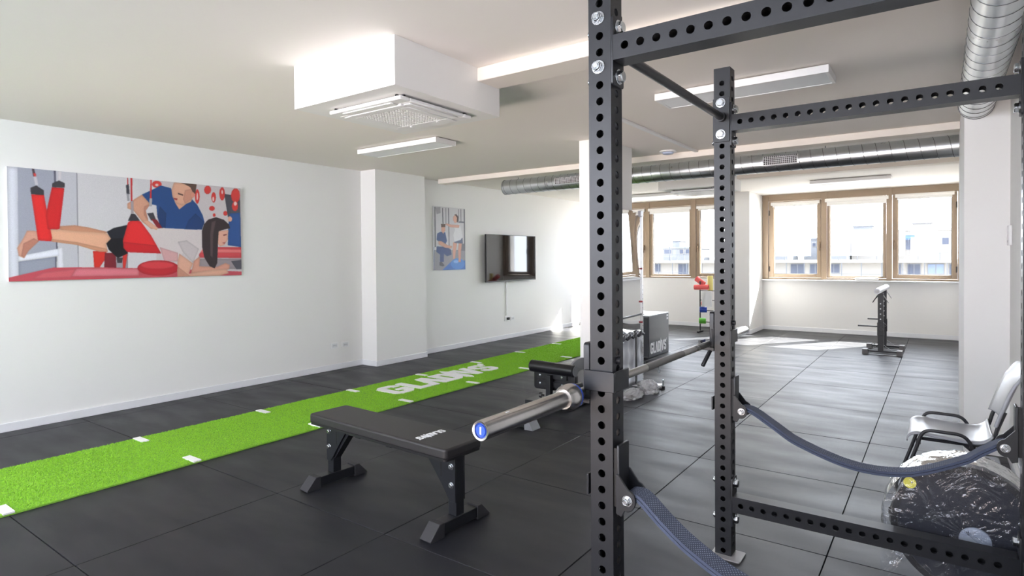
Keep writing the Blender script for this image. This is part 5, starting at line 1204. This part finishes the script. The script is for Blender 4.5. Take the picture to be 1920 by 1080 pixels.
# ------------------------------------------------------------------ the city beyond the windows
struct('ground', MB().box((-260, 13.2, -14.2), (180, 330, -14)), PAVE)
def block(label, x0, x1, y, top, m, wins, d=9.0, group=None):
    """one far building: walls, parapet and its windows (x, z, width, height)"""
    t = thing('apartment_building', label, 'building', ((x0 + x1) / 2, y + d / 2, -14), group='buildings beyond the windows')
    MB().box((x0, y, -14), (x1, y + d, top - .3)).build('walls', m, t, True)
    q = MB(); q.box((x0 - .15, y - .15, top - .3), (x1 + .15, y + .1, top)); q.box((x0 - .15, y + d - .1, top - .3), (x1 + .15, y + d + .15, top)); q.box((x0 - .15, y, top - .3), (x0 + .1, y + d, top)); q.box((x1 - .1, y, top - .3), (x1 + .15, y + d, top)); q.build('parapet', m, t, True)
    for x, z, ww, hh in wins:
        wf = MB(); wf.box((x - ww / 2 - .1, y - .06, z - hh / 2 - .1), (x + ww / 2 + .1, y - .001, z + hh / 2 + .1)); f = wf.build('window', HOUSE, t, True)
        MB().box((x - ww / 2, y - .09, z - hh / 2), (x + ww / 2, y - .055, z + hh / 2)).build('pane', HOUSEW, f, True)
    return t
def terrace(label, x0, x1, y, slab, rail_top, bay, seed):
    """long roof terrace with a railing, a recessed storey with doors and windows below it"""
    r = random.Random(seed); t = block(label, x0, x1, y, slab, HOUSE, [])
    MB().box((x0 - .2, y - 1.6, slab - .35), (x1 + .2, y, slab - .1)).build('terrace_slab', HOUSE, t, True)
    rl = MB(); n = int((x1 - x0) / 2.0)
    rl.box((x0, y - 1.55, rail_top - .06), (x1, y - 1.48, rail_top))
    for i in range(n + 1):
        xx = x0 + (x1 - x0) * i / n; rl.box((xx - .035, y - 1.55, slab - .1), (xx + .035, y - 1.48, rail_top))
    rl.build('railing', RAIL, t, True)
    k = int((x1 - x0) / bay)
    for i in range(k):
        c = x0 + bay * (i + .5); kind = r.random(); ww = r.uniform(.5, .8) * bay
        if kind < .25: continue
        zt = slab - .55; zb = slab - (2.3 if kind > .6 else 1.6)
        f = MB().box((c - ww / 2 - .08, y - .07, zb - .08), (c + ww / 2 + .08, y - .001, zt + .08)).build('window', HOUSEG, t, True)
        m2 = HOUSEW if kind > .45 else mat('shutter_blue', (70, 82, 104), .8)
        MB().box((c - ww / 2, y - .1, zb), (c - .05, y - .065, zt)).build('pane', m2, f, True)
        MB().box((c + .05, y - .1, zb), (c + ww / 2, y - .065, zt)).build('pane', m2, f, True)
    b = MB(); b.box((x0, y - 1.55, slab - 1.75), (x1, y - 1.5, slab - 1.69)); b.box((x0, y - 1.55, slab - 2.6), (x1, y - 1.5, slab - 2.52))
    for i in range(k + 1): b.box((x0 + bay * i - .05, y - 1.56, slab - 2.6), (x0 + bay * i + .05, y - 1.49, slab - .35))
    b.build('balcony_frame', RAIL, t, True)
    return t
terrace('long low pale building with a railed roof terrace across from the three-pane window', -22.5, 4.0, 85, .95, 1.75, 2.1, 4)
terrace('long low pale building with a railed roof terrace across from the left window', -44.0, -23.5, 85, .95, 1.8, 2.1, 9)
block('low grey block with one dark window, left of the tall white block', -13.5, -11.2, 100, 3.65, HOUSEG, [(-12.3, 2.6, .75, .9)])
bb = block('tall white block beyond the terrace, seen in the middle pane', -11.0, -6.9, 104, 4.8, HOUSE, [(-7.9, 3.9, 1.0, .7), (-7.9, 2.5, 1.0, .9), (-10.2, 2.6, .7, .7)])
block('pale block filling the right pane beyond the terrace', -5.7, 1.9, 112, 5.55, HOUSE, [(-4.95, 3.3, .5, 1.6), (-3.9, 3.2, 1.1, 1.7), (-1.2, 3.6, .8, 1.0), (.6, 3.6, .8, 1.0)])
block('stepped pale block at the right of the left pane', -19.3, -17.0, 114, 4.6, HOUSEG, [(-18.6, 3.4, .5, .6), (-17.7, 3.4, .5, .6)])
block('low far block at the left of the left pane', -23.6, -20.4, 106, 2.7, HOUSEG, [(-22, 2.1, .8, .5)])
block('grey far block with two dark windows in the left window', -39.3, -34.0, 100, 3.2, HOUSEG, [(-38.4, 2.4, 1.3, .7), (-36.0, 2.4, .6, .7), (-34.8, 2.4, .9, .7)])
block('pale far block behind the right sash of the left window', -35.7 + 3.2, -29.5, 108, 3.3, HOUSE, [(-31.6, 2.5, .9, .7), (-30.4, 2.5, .6, .7)])
def small(name, label, cat, x0, x1, y, z0, z1, m, d=3.0, cap=.15):
    t = thing(name, label, cat, ((x0 + x1) / 2, y + d / 2, z0)); MB().box((x0, y, z0), (x1, y + d, z1 - cap)).build('walls', m, t, True); MB().box((x0 - .15, y - .15, z1 - cap), (x1 + .15, y + d + .15, z1)).build('roof', HOUSEG, t, True); return t
small('roof_house', 'grey roof structure on top of the tall white block', 'roof house', -11.0, -8.4, 106, 4.5, 6.1, HOUSEG)
small('roof_house', 'small roof hut on the pale block of the right pane', 'roof house', -3.6, -1.2, 114, 5.25, 6.6, HOUSE)
small('stair_tower', 'small square stair tower on the grey far block', 'tower', -38.7, -37.4, 103, 2.9, 4.4, HOUSEG)
def mast(label, x, y, z0, z1):
    t = thing('antenna_mast', label, 'antenna', (x, y, z0)); MB().cyl((x, y, z0), (x, y, z1), .06, 6).build('pole', RAIL, t, True); MB().bar((x - .45, y, z1 - .7), (x + .45, y, z1 - .7), .06, .06).build('arm', RAIL, t, True)
mast('thin tall antenna mast rising over the terrace in the left window', -34.3, 90, .65, 5.4)
mast('short antenna on the terrace in the left pane', -21.6, 90, .65, 3.6)
def awning(x0, x1, y, z, m, label):
    t = thing('awning', label, 'awning', ((x0 + x1) / 2, y, z)); MB().prism([(y - .07, z), (y - .8, z - .45), (y - .8, z - .5), (y - .07, z - .06)], 'x', x0, x1).build('cloth', m, t, True); MB().box((x0, y - .82, z - .7), (x1, y - .78, z - .5)).build('valance', m, t, True)
awning(-8.5, -7.3, 104, 3.5, AWNR, 'red awning over a window of the tall white block')
awning(-4.5, -3.3, 112, 4.6, AWNB, 'blue awning over a window in the right pane')
